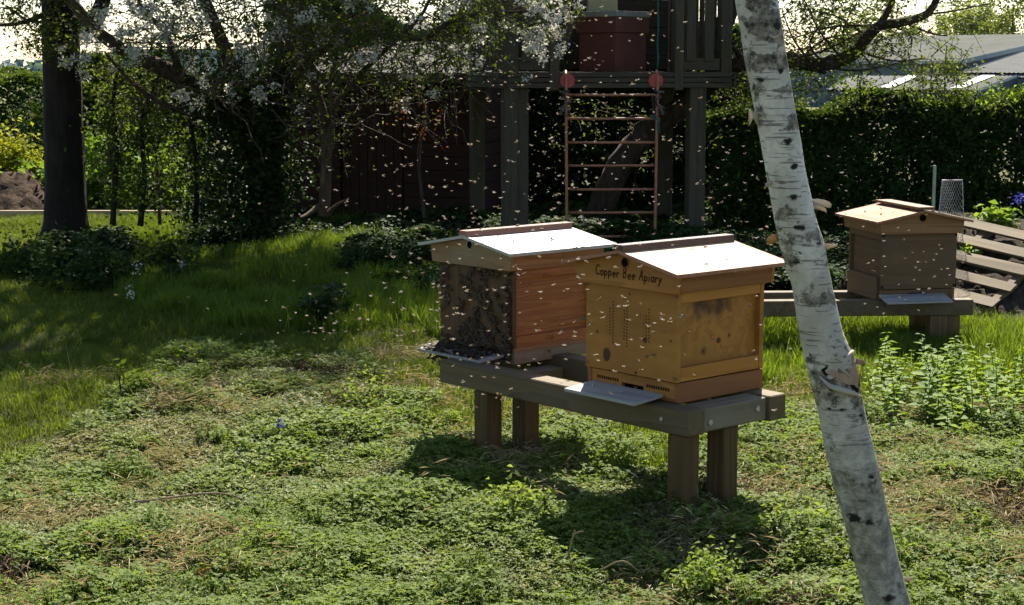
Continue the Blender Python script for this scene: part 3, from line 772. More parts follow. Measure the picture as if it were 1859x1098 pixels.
def crown(T, L, top, c, r, ncl, nleaf, size, spread=.36, rb=.05, zmin=None):
    C = []
    while len(C) < ncl:
        v = RNG.normal(size=3); v /= np.linalg.norm(v); v *= RNG.uniform(.45, 1.0)
        p = np.array(c)+v*np.array(r)
        if zmin is not None and p[2] < zmin: continue
        C.append(p)
    C = np.array(C)
    for p in C:
        path = jitter_path(top, p, 6, .05, .06)
        T.add(path, np.linspace(rb, .010, 6), 5)
        for _ in range(3):
            q = p+RNG.normal(0, spread, 3); T.add(jitter_path(path[4], q, 4, .06), np.linspace(.010, .004, 4), 4)
    cluster_leaves(L, C, nleaf, spread, size)
    return C
def spray(T, L, B, base, d, length, leaf, nleaf, pblos=0.0, rad=.005, rb=0.0, asp=.55):
    d = np.array(d, float); d /= np.linalg.norm(d); base = np.array(base, float)
    n = 6; t = np.linspace(0, 1, n)[:, None]
    bend = RNG.normal(0, .22, 3); bend[2] -= .15
    path = base+d*t*length+bend*length*t*t
    T.add(path, np.linspace(rad, rad*.4, n), 4)
    k = RNG.uniform(.1, 1.05, nleaf); i = np.clip(k*(n-1), 0, n-1.01); i0 = i.astype(int); f = (i-i0)[:, None]
    pts = path[i0]*(1-f)+path[np.minimum(i0+1, n-1)]*f+RNG.normal(0, .022+.08*length, (nleaf, 3))*np.array([1, 1, .8])
    L.scatter(pts, leaf, asp, .6, rnd=np.clip(RNG.uniform(0, 1)*.5+RNG.uniform(0, .5, nleaf)+rb, 0, 1), hang=.2)
    if B is not None and RNG.random() < pblos:
        for _ in range(RNG.integers(2, 5)):
            c = path[RNG.integers(2, n)]+RNG.normal(0, .03, 3); m = RNG.integers(22, 46)
            pp = c+RNG.normal(0, .022, (m, 3))
            B.scatter(pp, .024, .85, .4)
def px_box(x0, x1, y0, y1, d0, d1):
    return P(RNG.uniform(x0, x1), RNG.uniform(y0, y1), RNG.uniform(d0, d1))
def sprays_px(T, L, B, n, boxp, length=(.2, .45), leaf=.032, nleaf=16, pblos=0.0, down=.4, rb=0.0, rad=.004):
    for _ in range(n):
        p = px_box(*boxp); d = RNG.normal(size=3); d[2] = d[2]*.5-down
        spray(T, L, B, p, d, RNG.uniform(*length), leaf, nleaf, pblos, rad, rb)
def hedge_leaves(L, x0, x1, yf, depth, ztop, n, size, clump=1.6, gap=.34, seed=3, zb=0.0, rb=0.0):
    """leaves of a hedge that runs along x; yf, ztop are functions of x"""
    m = int(n*1.8); x = RNG.uniform(x0, x1, m); top = RNG.random(m) < .36
    zt = ztop(x)+.22*(noise2(x*clump*1.3, x*0+9, seed+5)-.5)
    z = np.where(top, zt-RNG.exponential(.05, m), zb+(zt-zb)*RNG.random(m)**.85)
    bulge = .34*(noise2(x*clump, z*clump*1.2, seed)-.3)+.14*(noise2(x*5, z*5, seed+1)-.5)
    y = yf(x)-bulge+np.where(top, RNG.uniform(0, depth, m), np.where(RNG.random(m) < .6, RNG.exponential(.07, m), RNG.uniform(.05, depth, m)))
    y += np.clip((z-zt+.35), 0, .35)**2*1.6
    keep = noise2(x*7, z*7, seed+2) > gap
    keep |= top | (RNG.random(m) < .25)
    x, y, z, top = x[keep][:n], y[keep][:n], z[keep][:n], top[keep][:n]
    r = np.clip(.25*noise2(x*3, z*3, seed+4)+RNG.uniform(0, .45, len(x))+.3*top+rb, 0, 1)  # top leaves toned lighter: sunlit hedge top put into the colour
    L.scatter(np.stack([x, y, z], 1), size, .6, .45, rnd=r)
def hedge_stems(T, x0, x1, y, zt, n):
    for _ in range(n):
        x = RNG.uniform(x0, x1); yy = float(y(np.array(x))) + RNG.uniform(.1, .5)
        a = np.array([x, yy, -.05]); b = np.array([x+RNG.normal(0, .2), yy+RNG.normal(0, .12), zt*RNG.uniform(.6, .95)])
        T.add(jitter_path(a, b, 5, .04), np.linspace(.018, .006, 5), 4)

# ------------------------------------------------------------------ trees
# dark straight trunk on the far left
tA = P(120, 437, 12.55); tA.z = 0
tr = thing('tree', 'tall tree with a thick dark straight trunk beside the soil heap', 'tree', (0, 0, 0))
T = Tubes()
def on(px, py, d): return tuple(P(px, py, d))
zs = np.array([-.1, .05, .2, .5, .9, 1.4, 1.9, 2.4, 3.0, 3.6])
cx_ = np.array([P(119-0*z, 400, 12.55).x for z in zs])+np.array([0, 0, .0, .005, .01, .02, .02, .03, .05, .05])
T.add(np.stack([cx_, np.full(10, tA.y), zs], 1), [.28, .235, .20, .182, .175, .170, .165, .16, .15, .13], 18, .03)
T.add(smooth_path([(tA.x+.03, tA.y, 1.95), P(165, 40, 12.4), P(185, 8, 12.3), P(205, -60, 12.1)], 4), np.linspace(.10, .05, 13), 8)
T.build('trunk', M['bark_dark'], tr)
T, L = Tubes(), Leaves()
crown(T, L, (tA.x, tA.y, 3.3), (tA.x+.5, tA.y-.9, 5.0), (2.5, 2.3, 1.9), 40, 9500, .075, zmin=2.7)
T.add(smooth_path([P(98, 18, 12.5), P(60, 35, 12.3), P(20, 44, 12.1), P(-40, 46, 12)], 4), np.linspace(.03, .012, 13), 5)
T.add(smooth_path([P(100, 48, 12.5), P(75, 40, 12.3), P(50, 36, 12.1), P(10, 10, 12)], 4), np.linspace(.016, .007, 13), 5)
sprays_px(T, L, None, 60, (20, 100, -40, 60, 11.6, 12.5), (.2, .5), .04, 18, down=.5, rb=.15)
sprays_px(T, L, None, 26, (-30, 45, -40, 25, 11.6, 12.5), (.15, .35), .04, 14, down=.35, rb=.15)
sprays_px(T, L, None, 16, (60, 98, 50, 95, 11.8, 12.5), (.1, .25), .038, 12, down=.6)
T.build('limbs', M['bark_twig'], tr); L.build('crown', M['leaf_tree'], tr)

# blossom tree, ivy-clad stems between the dark trunk and the shed
tb = thing('tree', 'white-blossomed fruit tree with leaning ivy-clad stems left of the shed', 'tree', (0, 0, 0))
T = Tubes()
gB = G(470, 405)
def limb(T, pts, r0, r1, n=8, wob=.06):
    p = smooth_path(pts, 4); T.add(p, np.linspace(r0, r1, len(p)), n, wob)
limb(T, [(P(485, 410, 12.7)), P(470, 320, 12.7), P(450, 250, 12.6), P(400, 195, 12.4), P(330, 140, 12.2), P(265, 110, 12.0), P(180, 60, 11.7), P(80, -60, 11.5)], .13, .04, 10)
limb(T, [P(495, 410, 12.8), P(500, 320, 12.8), P(505, 220, 12.8), P(520, 120, 12.7), P(525, 0, 12.6), P(520, -200, 12.4), P(500, -420, 12)], .14, .07, 10)
limb(T, [P(460, 250, 12.6), P(420, 120, 12.4), P(380, 20, 12.2), P(340, -80, 12), P(330, -260, 11.6)], .07, .04, 8)
limb(T, [P(440, 230, 12.6), P(340, 205, 12.3), P(290, 185, 12.1), P(240, 150, 11.9), P(190, 95, 11.8)], .035, .012, 6)
limb(T, [P(330, 140, 12.2), P(300, 60, 11.9), P(260, 20, 11.7), P(240, -40, 11.5)], .04, .015, 6)
limb(T, [P(500, 200, 12.8), P(560, 110, 12.2), P(650, 60, 11.8), P(760, 70, 11.2), P(840, 30, 10.8), P(950, 20, 10.5)], .05, .010, 6)
T.build('trunk', M['bark_brown'], tb)
T, L, B = Tubes(), Leaves(), Leaves()
crown(T, L, tuple(P(505, -300, 12)), (-1.75, 13.2, 4.5), (2.3, 2.1, 2.0), 40, 12500, .07, zmin=2.6)
crown(T, L, tuple(P(560, -300, 12)), (-.35, 14.6, 4.5), (1.7, 1.7, 1.7), 24, 8000, .07, zmin=2.7)
crown(T, L, tuple(P(505, -60, 12.4)), (-2.3, 14.9, 3.1), (2.4, 1.2, .8), 32, 10000, .06, zmin=2.25, spread=.3, rb=.03)  # extra crown mass, added for its shade on the left grass
for _ in range(150):        # fine bare twigs
    bx_ = (250, 540, -30, 210, 10.4, 12.4) if RNG.random() < .55 else (550, 860, 40, 220, 11.2, 12.6)
    p_ = np.array(tuple(px_box(*bx_))); d_ = RNG.normal(size=3); d_[2] = d_[2]*.5-.25; d_[1] *= .5; ln_ = RNG.uniform(.25, .8)
    T.add(jitter_path(p_, p_+d_/np.linalg.norm(d_)*ln_, 6, .035), np.linspace(.006, .002, 6), 4)
# hanging blossomed sprays along the top of the picture
sprays_px(T, L, B, 70, (120, 280, -40, 110, 10.2, 12.0), (.15, .4), .036, 12, .24, .4)
sprays_px(T, L, B, 150, (270, 530, -50, 60, 10.2, 12.2), (.2, .45), .036, 15, .20, .4)
sprays_px(T, L, B, 46, (330, 520, 60, 180, 10.6, 12.3), (.15, .35), .036, 12, .20, .3)
sprays_px(T, L, B, 300, (520, 900, -50, 70, 10.0, 12.2), (.2, .5), .036, 17, .04, .4, .1)
sprays_px(T, L, B, 190, (530, 850, 55, 130, 11.0, 12.6), (.2, .5), .034, 13, .05, .3, .1)
sprays_px(T, L, B, 26, (640, 850, 120, 200, 11.4, 12.6), (.2, .5), .032, 9, .0, .3, .1)
sprays_px(T, L, B, 40, (840, 1000, -40, 45, 9.6, 10.8), (.15, .35), .032, 12, .22, .4, .25)
sprays_px(T, L, B, 8, (905, 1005, 30, 75, 9.8, 10.4), (.10, .2), .030, 9, .55, .3, .3)
sprays_px(T, L, B, 10, (1000, 1060, -20, 50, 9.8, 10.3), (.10, .2), .030, 8, .5, .3, .3)
limb(T, [P(870, -30, 10.6), P(940, 15, 10.4), P(1000, 22, 10.2), P(1022, 45, 10.1), P(1012, 70, 10.1)], .010, .004, 5)
limb(T, [P(975, 28, 10.2), P(962, 50, 10.2), P(985, 66, 10.2), P(1010, 62, 10.2)], .006, .003, 5)
tag(T.build('twigs', M['bark_twig'], tb), kind='stuff'); L.build('crown', M['leaf_tree'], tb); B.build('blossom', M['petal'], tb)
iv = Leaves()
C = np.array([tuple(P(x, y, d)) for (x, y, d) in ((485, 390, 12.6), (480, 340, 12.6), (490, 290, 12.6), (500, 240, 12.6), (460, 250, 12.5), (430, 225, 12.4), (510, 190, 12.6), (445, 320, 12.6), (440, 380, 12.5), (515, 330, 12.6), (400, 200, 12.3), (515, 140, 12.6), (400, 290, 12.5), (405, 350, 12.5), (470, 190, 12.6), (360, 170, 12.2), (370, 380, 12.5), (430, 160, 12.5), (460, 130, 12.5), (400, 150, 12.4))])
cluster_leaves(iv, C, 7500, .20, .05, .8, .1)
iv.build('ivy', M['leaf_ivy'], tb)

# small multi-stemmed tree in front of the shed
tc = thing('tree', 'thin brown multi-stemmed tree with bare forking branches before the shed', 'tree', (0, 0, 0))
T = Tubes()
limb(T, [P(588, 392, 12.0), P(592, 300, 12.0), P(588, 215, 12.0), P(570, 150, 12.0), P(552, 60, 11.9), P(545, -60, 11.8), P(540, -260, 11.6)], .052, .022, 8)
limb(T, [P(592, 260, 12.0), P(610, 190, 11.9), P(650, 140, 11.8), P(700, 90, 11.7), P(770, 20, 11.6), P(800, -80, 11.5)], .034, .012, 6)
limb(T, [P(590, 330, 12.0), P(604, 230, 11.9), P(598, 160, 11.9), P(612, 90, 11.8), P(600, 0, 11.8), P(610, -100, 11.7)], .026, .010, 6)
limb(T, [P(580, 372, 11.9), P(560, 388, 11.8), P(545, 395, 11.7)], .025, .012, 6)
limb(T, [P(592, 390, 11.9), P(612, 372, 11.8), P(635, 360, 11.75)], .022, .009, 6)
for a, b, c_ in (((585, 240), (558, 190), (545, 130)), ((590, 300), (562, 255), (552, 205)), ((650, 140), (690, 150), (760, 130)), ((700, 165), (760, 170), (820, 190)), ((740, 60), (800, 75), (850, 60)), ((600, 160), (560, 110), (520, 90)), ((640, 150), (680, 180), (720, 180)), ((820, 90), (770, 130), (750, 160)), ((850, 110), (800, 150), (790, 130))):
    limb(T, [P(*a, 12.0), P(*b, 11.8), P(*c_, 11.7)], .011, .004, 5)
T.build('trunk', M['bark_brown'], tc)
T, L = Tubes(), Leaves()
sprays_px(T, L, None, 46, (545, 640, 130, 290, 11.5, 12.0), (.15, .3), .028, 6, rb=.35, down=0)
sprays_px(T, L, None, 60, (560, 850, 60, 190, 11.2, 12.2), (.2, .5), .028, 7, rb=.35, down=.1)
crown(T, L, tuple(P(545, -200, 11.7)), tuple(P(620, -330, 11.6)), (1.0, .9, .7), 14, 2500, .05)
tag(T.build('twigs', M['bark_twig'], tc), kind='stuff'); L.build('crown', M['leaf_bright'], tc)
rl = Leaves(); Tr = Tubes()
sprays_px(Tr, rl, None, 14, (590, 690, 20, 60, 12.3, 12.9), (.2, .4), .035, 10)
sprays_px(Tr, rl, None, 9, (730, 820, 170, 205, 12.3, 12.7), (.2, .4), .032, 10)
sprays_px(Tr, rl, None, 5, (770, 810, 60, 90, 12.3, 12.7), (.2, .4), .032, 10)
rt = thing('shrub', 'red-leaved shrub twigs showing in front of the shed', 'shrub', (0, 0, 0))
limb(Tr, [P(770, 395, 13), P(760, 280, 12.9), P(770, 190, 12.7), P(690, 60, 12.7)], .02, .008, 5)
Tr.build('stems', M['bark_twig'], rt); rl.build('foliage', M['leaf_red'], rt)

# old leaning fruit tree behind the tower, its limb reaching right past the birch
td = thing('tree', 'old fruit tree leaning right behind the play tower, long bare limb over hedge', 'tree', (0, 0, 0))
T = Tubes()
limb(T, [P(1075, 450, 13.4), P(1090, 380, 13.3), P(1125, 300, 13.2), P(1175, 240, 13.1), P(1240, 195, 12.9), P(1300, 140, 12.7), P(1350, 112, 12.5), P(1420, 108, 12.3), P(1500, 122, 12.2)], .14, .06, 12, .14)
limb(T, [P(1490, 118, 12.2), P(1530, 108, 12.1), P(1556, 92, 12.0), P(1575, 66, 11.9), P(1600, 46, 11.8), P(1640, 40, 11.7), P(1680, 26, 11.6), P(1700, 0, 11.5), P(1725, -70, 11.3)], .066, .024, 9, .09)
limb(T, [P(1590, 55, 11.8), P(1612, 20, 11.7), P(1625, -20, 11.6), P(1640, -120, 11.4)], .034, .018, 7)
limb(T, [P(1600, 47, 11.8), P(1560, 46, 11.9), P(1500, 50, 12.0), P(1440, 70, 12.1)], .014, .006, 5)
limb(T, [P(1300, 140, 12.7), P(1310, 60, 12.6), P(1335, -20, 12.5), P(1350, -160, 12.4)], .10, .06, 8, .08)
limb(T, [P(1350, 112, 12.5), P(1330, 85, 12.4), P(1310, 85, 12.3)], .03, .012, 6)
for a, b, c_ in (((1470, 112), (1440, 70), (1420, 20)), ((1500, 118), (1470, 80), (1500, 30)), ((1530, 108), (1490, 60), (1460, 0)), ((1556, 92), (1620, 110), (1680, 105)), ((1575, 66), (1520, 30), (1480, 20)), ((1640, 40), (1690, 60), (1720, 65)), ((1680, 26), (1730, 20), (1800, 5)), ((1500, 122), (1560, 128), (1640, 112)), ((1420, 108), (1400, 60), (1440, 10)), ((1540, 104), (1530, 60), (1550, 10)), ((1440, 108), (1500, 90), (1560, 60)), ((1450, 110), (1500, 70), (1590, 60)), ((1610, 44), (1650, 60), (1655, 85)), ((1560, 90), (1580, 115), (1600, 135))):
    limb(T, [P(*a, 12.1), P(*b, 11.9), P(*c_, 11.8)], .012, .005, 5)
T.build('trunk', M['bark_apple'], td)
T, L, B = Tubes(), Leaves(), Leaves()
sprays_px(T, L, None, 210, (1410, 1610, -40, 100, 11.6, 12.8), (.15, .4), .042, 13, 0, .2, .0)
sprays_px(T, L, None, 60, (1560, 1700, 30, 130, 11.5, 12.2), (.15, .35), .036, 9, 0, .2, .15)
sprays_px(T, L, None, 50, (1600, 1760, -30, 50, 11.3, 12.2), (.15, .35), .034, 9, 0, .2, .0)
sprays_px(T, L, None, 120, (1340, 1530, 60, 190, 12.0, 13.2), (.2, .4), .042, 14, 0, .2, .0)
sprays_px(T, L, None, 60, (1280, 1420, 100, 240, 12.6, 13.4), (.2, .4), .042, 14, 0, .3, .0)
sprays_px(T, L, B, 40, (1000, 1300, 165, 290, 13.4, 14.2), (.2, .4), .036, 12, .1, .4, .1)
sprays_px(T, L, B, 30, (1290, 1360, -40, 130, 12.2, 13.4), (.2, .4), .036, 12, .1, .4, .0)
crown(T, L, tuple(P(1340, -120, 12.4)), (2.0, 15.9, 3.5), (1.9, 1.5, 1.0), 24, 9000, .06, zmin=2.4, rb=.04)
tag(T.build('twigs', M['bark_twig'], td), kind='stuff'); L.build('crown', M['leaf_tree'], td); B.build('blossom', M['petal'], td)

# far tree behind the barns, left horizon treeline; haze put into their leaf colours
ft = thing('tree', 'pale feathery tree rising behind the barn roofs', 'tree', (0, 0, 0))
T, L = Tubes(), Leaves()
c0 = P(1830, 75, 84)
for (px, py, rr) in ((1840, 10, 3.0), (1790, 40, 2.2), (1750, 45, 1.6), (1880, -40, 4), (1830, 60, 2.5), (1770, 70, 1.6), (1650, 85, 1.5), (1560, 80, 1.6)):
    q = P(px, py, 84+RNG.uniform(-4, 4)); 
    C = np.array(tuple(q))+RNG.normal(0, 1, (26, 3))*np.array([rr*.55, rr*.5, rr*.45])
    cluster_leaves(L, C, 1500, .38, .24, .6, .3)
    T.add(jitter_path(tuple(P(px, 175, 84)), tuple(q), 5, .03), np.linspace(.16, .04, 5), 5)
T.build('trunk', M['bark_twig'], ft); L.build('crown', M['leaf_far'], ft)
M['hazy_wood'] = leafmat('hazy_wood', (.10, .16, .20), (.13, .20, .24), (.16, .23, .27), .2)  # bluish distance haze put into the leaf colour
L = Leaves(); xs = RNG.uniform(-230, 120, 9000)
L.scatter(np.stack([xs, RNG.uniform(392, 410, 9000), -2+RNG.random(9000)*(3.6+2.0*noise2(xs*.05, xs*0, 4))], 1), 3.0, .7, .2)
tag(L.build('treeline', M['hazy_wood']), 'thin blue-grey line of woodland on the far horizon', 'woodland', kind='stuff')

# ------------------------------------------------------------------ hedges and shrubs
def hedge(name, label, x0, x1, yf, depth, ztop, n, size, mat, seed=3, gap=.34, cat='hedge', stems=40, rb=0.0, core=True, zc=1.2):
    t = thing(name, label, cat, (0, 0, 0)); L, T = Leaves(), Tubes()
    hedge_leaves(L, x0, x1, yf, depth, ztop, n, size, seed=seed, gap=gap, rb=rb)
    hedge_stems(T, x0, x1, yf, zc, stems)
    T.build('stems', M['bark_twig'], t); L.build('foliage', mat, t); return t
yR = lambda x: 15.3-.22*(x-2)+0*x
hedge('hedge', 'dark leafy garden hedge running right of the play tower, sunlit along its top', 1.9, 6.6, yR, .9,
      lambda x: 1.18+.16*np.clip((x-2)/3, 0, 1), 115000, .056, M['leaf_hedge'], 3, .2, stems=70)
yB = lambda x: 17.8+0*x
hedge('hedge', 'dense dark leafy hedge behind the play tower and shed', -2.6, 2.6, yB, 1.0, lambda x: 2.25+.25*np.sin(x*2.1), 85000, .09, M['leaf_dark'], 8, .05, stems=40)  # dense leaf mass put in to close off the backlight
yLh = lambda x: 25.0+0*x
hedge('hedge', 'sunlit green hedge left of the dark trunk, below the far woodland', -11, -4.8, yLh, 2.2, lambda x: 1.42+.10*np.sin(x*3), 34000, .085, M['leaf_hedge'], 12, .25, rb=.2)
hedge('hedge', 'brownish hedge with bare twigs behind the vegetable patch', -6.0, -2.2, lambda x: 22.5+0*x, 1.2, lambda x: 1.55+.15*np.sin(x*2), 22000, .075, M['leaf_dark'], 15, .30)
def bush(name, label, c, r, n, size, mat, cat='shrub', clus=16, spread=.16, stems=6, rbias=0.0):
    t = thing(name, label, cat, (c[0], c[1], 0)); L, T = Leaves(), Tubes()
    v = rvec(clus)*RNG.uniform(.35, 1, (clus, 1)); v[:, 2] = np.abs(v[:, 2])
    C = v*np.array(r)+np.array([0, 0, c[2] if len(c) > 2 else 0.05])
    cluster_leaves(L, C, n, spread, size, .65, .5, rbias)
    for k in range(stems):
        T.add(jitter_path((RNG.normal(0, .05), RNG.normal(0, .05), -.03), C[k % clus], 4, .06), np.linspace(.014, .004, 4), 4)
    T.build('stems', M['bark_twig'], t); L.build('foliage', mat, t); return t
sh = thing('shrub', 'leafy shoots standing up from the hedge in front of the barn roofs', 'shrub', (0, 0, 0)); T, L = Tubes(), Leaves()
for (px, py, n_) in ((1715, 90, 26), (1690, 120, 26), (1735, 130, 22), (1640, 150, 24), (1580, 165, 24), (1560, 140, 12), (1770, 165, 16), (1830, 170, 14), (1660, 178, 20)):
    limb(T, [P(px+RNG.normal(0, 8), 250, 13.2), P(px, (py+200)/2, 12.9), P(px+4, py-8, 12.6)], .014, .004, 5)
    sprays_px(T, L, None, n_, (px-34, px+34, py, py+55, 12.4, 12.9), (.1, .28), .042, 9, 0, -.2, .25)
T.build('stems', M['bark_twig'], sh); L.build('foliage', M['leaf_tree'], sh)
sh = thing('shrub', 'sunlit yellow-green shoots along the top of the hedge at the right edge', 'shrub', (0, 0, 0)); T, L = Tubes(), Leaves()
for _ in range(95):
    px = RNG.uniform(1540, 1900); x_ = P(px, 200, 12).x; y_ = float(yR(np.array(x_)))-.1*RNG.random()+.25
    p_ = (x_*y_/14.4, y_, 1.05+.28*RNG.random())
    spray(T, L, None, p_, (RNG.normal(0, .5), RNG.normal(-.2, .4), .8), RNG.uniform(.12, .3), .045, 12, 0, .004, .35)
T.build('stems', M['bark_twig'], sh); L.build('foliage', M['leaf_bright'], sh)  # brighter leaf colour puts sunlight into the hedge top
q = P(5, 330, 16); bush('shrub', 'bright yellow-green shrub at the left edge above the soil heap', (q.x-.05, q.y+.3, .1), (.45, .4, .95), 3600, .06, M['leaf_yellow'], clus=26, spread=.14)
q = P(60, 330, 17.5); bush('shrub', 'dark rounded shrub between the yellow shrub and the dark trunk', (q.x, q.y+1.5, .2), (.8, .6, 1.0), 5000, .06, M['leaf_dark'], clus=24, spread=.2)
veg_lab = ['leafy green vegetable plant just left of the dark trunk, behind the soil heap', 'tall leafy vegetable plant just right of the dark trunk',
           'large-leaved vegetable plant beside the black plant support', 'low leafy vegetable plant behind the two thin ivy stems',
           'bright leafy plant at the right end of the vegetable bed', 'vegetable plant at the back of the bed under the black bar']
for (px, py, d, w_, h_, lb) in ((72, 352, 16.0, .34, .38, 0), (180, 362, 15.6, .42, .75, 1), (222, 362, 15.6, .36, .62, 2), (262, 366, 15.4, .36, .42, 3), (300, 366, 15.4, .36, .45, 4), (205, 352, 16.6, .45, .95, 5)):
    q = P(px, py, d); bush('vegetable_plant', veg_lab[lb], (q.x, q.y, .05), (w_, w_*.8, h_), 1100, .10, M['leaf_bright'], 'plant', 14, .11, 5, .1)
# ivy-clad thin stems right of the dark trunk
labs = ['slim sapling with a crooked ivy-covered stem beside the vegetable bed', 'bushy ivy-wrapped sapling left of the blossom tree', 'thin upright sapling under the blossom tree, half hidden by leaves']
for i, (pts, lc) in enumerate(((((205, 408), (208, 340), (212, 260), (205, 190), (215, 120)), 900), (((255, 410), (262, 330), (258, 250), (262, 200), (300, 110)), 2200), (((355, 405), (357, 330), (350, 240), (330, 170)), 1300))):
    t = thing('sapling', labs[i], 'sapling', (0, 0, 0)); T, L = Tubes(), Leaves()
    limb(T, [P(*p, 12.4) for p in pts], .028 if i else .03, .012, 6, .1)
    C = np.array([tuple(P(x+RNG.normal(0, 14+10*i), y+RNG.normal(0, 18), 12.4+RNG.normal(0, .1))) for (x, y) in pts[1:] for _ in range(5)])
    cluster_leaves(L, C, lc, .11, .042, .7, .2)
    for c_ in C[::2]: T.add(jitter_path(tuple(P(*pts[2], 12.4)), c_, 4, .08), np.linspace(.008, .003, 4), 4)
    T.build('stem', M['bark_dark'], t); L.build('foliage', M['leaf_tree'] if i != 1 else M['leaf_hedge'], t)
T, L = Tubes(), Leaves(); t = thing('shrub', 'loose green shrub hanging below the blossom, left of the ivy-clad stems', 'shrub', (0, 0, 0))
sprays_px(T, L, None, 120, (180, 330, 110, 230, 12.2, 13.0), (.15, .35), .045, 14, 0, .2, .25)
sprays_px(T, L, None, 70, (290, 420, 210, 390, 12.4, 13.2), (.15, .35), .042, 11, 0, .2, .0)
limb(T, [P(290, 408, 12.9), P(285, 300, 12.9), P(270, 200, 12.8), P(240, 140, 12.7)], .02, .006, 5)
for _ in range(26):
    a = px_box(165, 250, 150, 230, 12.6, 13.2); T.add(jitter_path(tuple(P(200, 300, 13)), tuple(a), 5, .06), np.linspace(.006, .002, 5), 4)
T.build('stems', M['bark_twig'], t); L.build('foliage', M['leaf_tree'], t)
# black metal frame in the vegetable bed
fr = thing('plant_support', 'thin black metal plant support standing in the vegetable bed right of the dark trunk', 'plant support', (0, 0, 0))
a, b = P(150, 234, 14.6), P(203, 236, 14.6)
for p in (a, b):
    MB().tube([(p.x, p.y, -.05), (p.x, p.y, p.z*.5), (p.x, p.y, p.z)], .016, 6).build('upright', M['black_edge'], fr)
MB().tube([tuple(a), tuple(b)], .014, 6).build('crossbar', M['black_edge'], fr)
p = P(190, 372, 14.6)
MB().box(-1.2, 1.6, -.03, .03, 0, .09).build('bed_edging_board', M['straw'] if False else wood('edging', (.40, .30, .18), (.28, .2, .12), 0), None).location = (p.x, p.y, hz(p.x, p.y)-.02)
tag(bpy.data.objects['bed_edging_board'], 'pale timber edging board along the front of the vegetable bed', 'edging board')
for k, (px, py) in enumerate(((190, 288), (187, 322))):
    q = P(px, py, 15.2)
    r_ = MB().tube([(q.x+.06*math.cos(a), q.y, q.z+.05*math.sin(a)) for a in np.linspace(1.5+k, 5.2+k, 8)], .012, 6).build('curved_stick', M['straw'], None, smooth=True)
    tag(r_, ['pale curved stick hooked on the black support, the higher one', 'pale curved stick in the vegetable bed, the lower one'][k], 'stick')

# ------------------------------------------------------------------ soil heaps
def heap(name, label, f, x0, x1, y0, y1, res, mat, cat='soil heap'):
    xs = np.arange(x0, x1+1e-6, res); ys = np.arange(y0, y1+1e-6, res); X, Y = np.meshgrid(xs, ys); Z = f(X, Y)
    n, m = len(xs), len(ys); i = np.arange(n*m).reshape(m, n)
    F = np.stack([i[:-1, :-1], i[:-1, 1:], i[1:, 1:], i[1:, :-1]], -1).reshape(-1, 4)
    o = link(name, mesh_np(name, np.stack([X, Y, Z], -1).reshape(-1, 3), F, mat, smooth=True)); return tag(o, label, cat)
q = P(-10, 385, 15.0); hx, hy = q.x, q.y+.9
heap('soil_heap', 'brown heap of dug soil left of the dark trunk', lambda X, Y: -.12+.50*np.exp(-((X-hx)/.62)**2-((Y-hy)/.8)**2)*(1+.1*(noise2(X*5, Y*5, 3)-.5))+.14*(noise2(X*7, Y*7, 6)-.5)+.12*(noise2(X*15, Y*15, 7)-.5),
     hx-2.2, hx+1.8, hy-1.9, hy+2.2, .05, M['soil'])
# pallet lying on the right-hand bank
pc = P(1803, 562, 8.6)
s_ = Vector((.76, -.63, -.15)).normalized(); th_ = R(23)
t_ = Vector((.64*math.cos(th_), .77*math.cos(th_), math.sin(th_))); t_ = (t_-s_*t_.dot(s_)).normalized(); nn = s_.cross(t_).normalized(); nn = nn if nn.z > 0 else -nn
hdir = Vector((t_.x, t_.y, 0)).normalized(); hs_ = Vector((s_.x, s_.y, 0)).normalized()
PM = Matrix(((s_.x, t_.x, nn.x, 0), (s_.y, t_.y, nn.y, 0), (s_.z, t_.z, nn.z, 0), (0, 0, 0, 1)))
M['pallet'] = wood('pallet', (.13, .092, .045), (.075, .05, .025), 0, .8, weather=(.085, .066, .04))
pal = thing('pallet', 'weathered timber pallet lying on the soil bank beyond the far hive', 'pallet', tuple(pc)); pal.matrix_world = Matrix.Translation(pc) @ PM
for k in range(5):
    tt = .0+k*.215
    o = box('slat', M['pallet'], pal, -1.05, .0+.012*(k % 2), tt, tt+.112, .0, .018, .003, jit=.004)
for s0 in (-1.0, -.52, -.075):
    box('stringer', M['pallet'], pal, s0, s0+.05, -.02, 1.0, -.07, -.003, .004)
def bankf(X, Y):
    dx, dy = X-pc.x, Y-pc.y
    a = dx*hdir.x+dy*hdir.y; b = dx*hs_.x+dy*hs_.y
    a_ = np.clip(a, -.02, 1.0); b_c = np.clip(b, -1.2, .03)
    xx, yy = hdir.x*a_+hs_.x*b_c, hdir.y*a_+hs_.y*b_c
    z = pc.z-.052-(nn.x*xx+nn.y*yy)/nn.z
    z -= np.clip(-.02-a, 0, 9)*1.0+np.clip(b-.03, 0, 9)*1.1+np.clip(-b-1.1, 0, 9)*1.6
    z -= np.clip(a-1.5, 0, 3)*.3
    z += .05*(noise2(X*8, Y*8, 3)-.5)+.045*(noise2(X*20, Y*20, 4)-.5)
    z = np.minimum(z, .46+.06*noise2(X*5, Y*5, 9))
    return np.maximum(z, -.15)
heap('soil_bank', 'bank of dark crumbly soil under the pallet', bankf, pc.x-1.3, pc.x+2.6, pc.y-1.0, pc.y+2.6, .04, M['soil_grey'], 'soil bank')
g1 = P(1800, 588, 8.6)
heap('soil_patch', 'bare dark soil in the shade in front of the pallet bank', lambda X, Y: height(X, Y)+.03-.10*((X-g1.x-.5)**2/.7+(Y-g1.y-.1)**2/.12)+.02*(noise2(X*14, Y*14, 2)-.5), g1.x-.6, g1.x+1.6, g1.y-.4, g1.y+.6, .04, M['soil_grey'], 'soil')
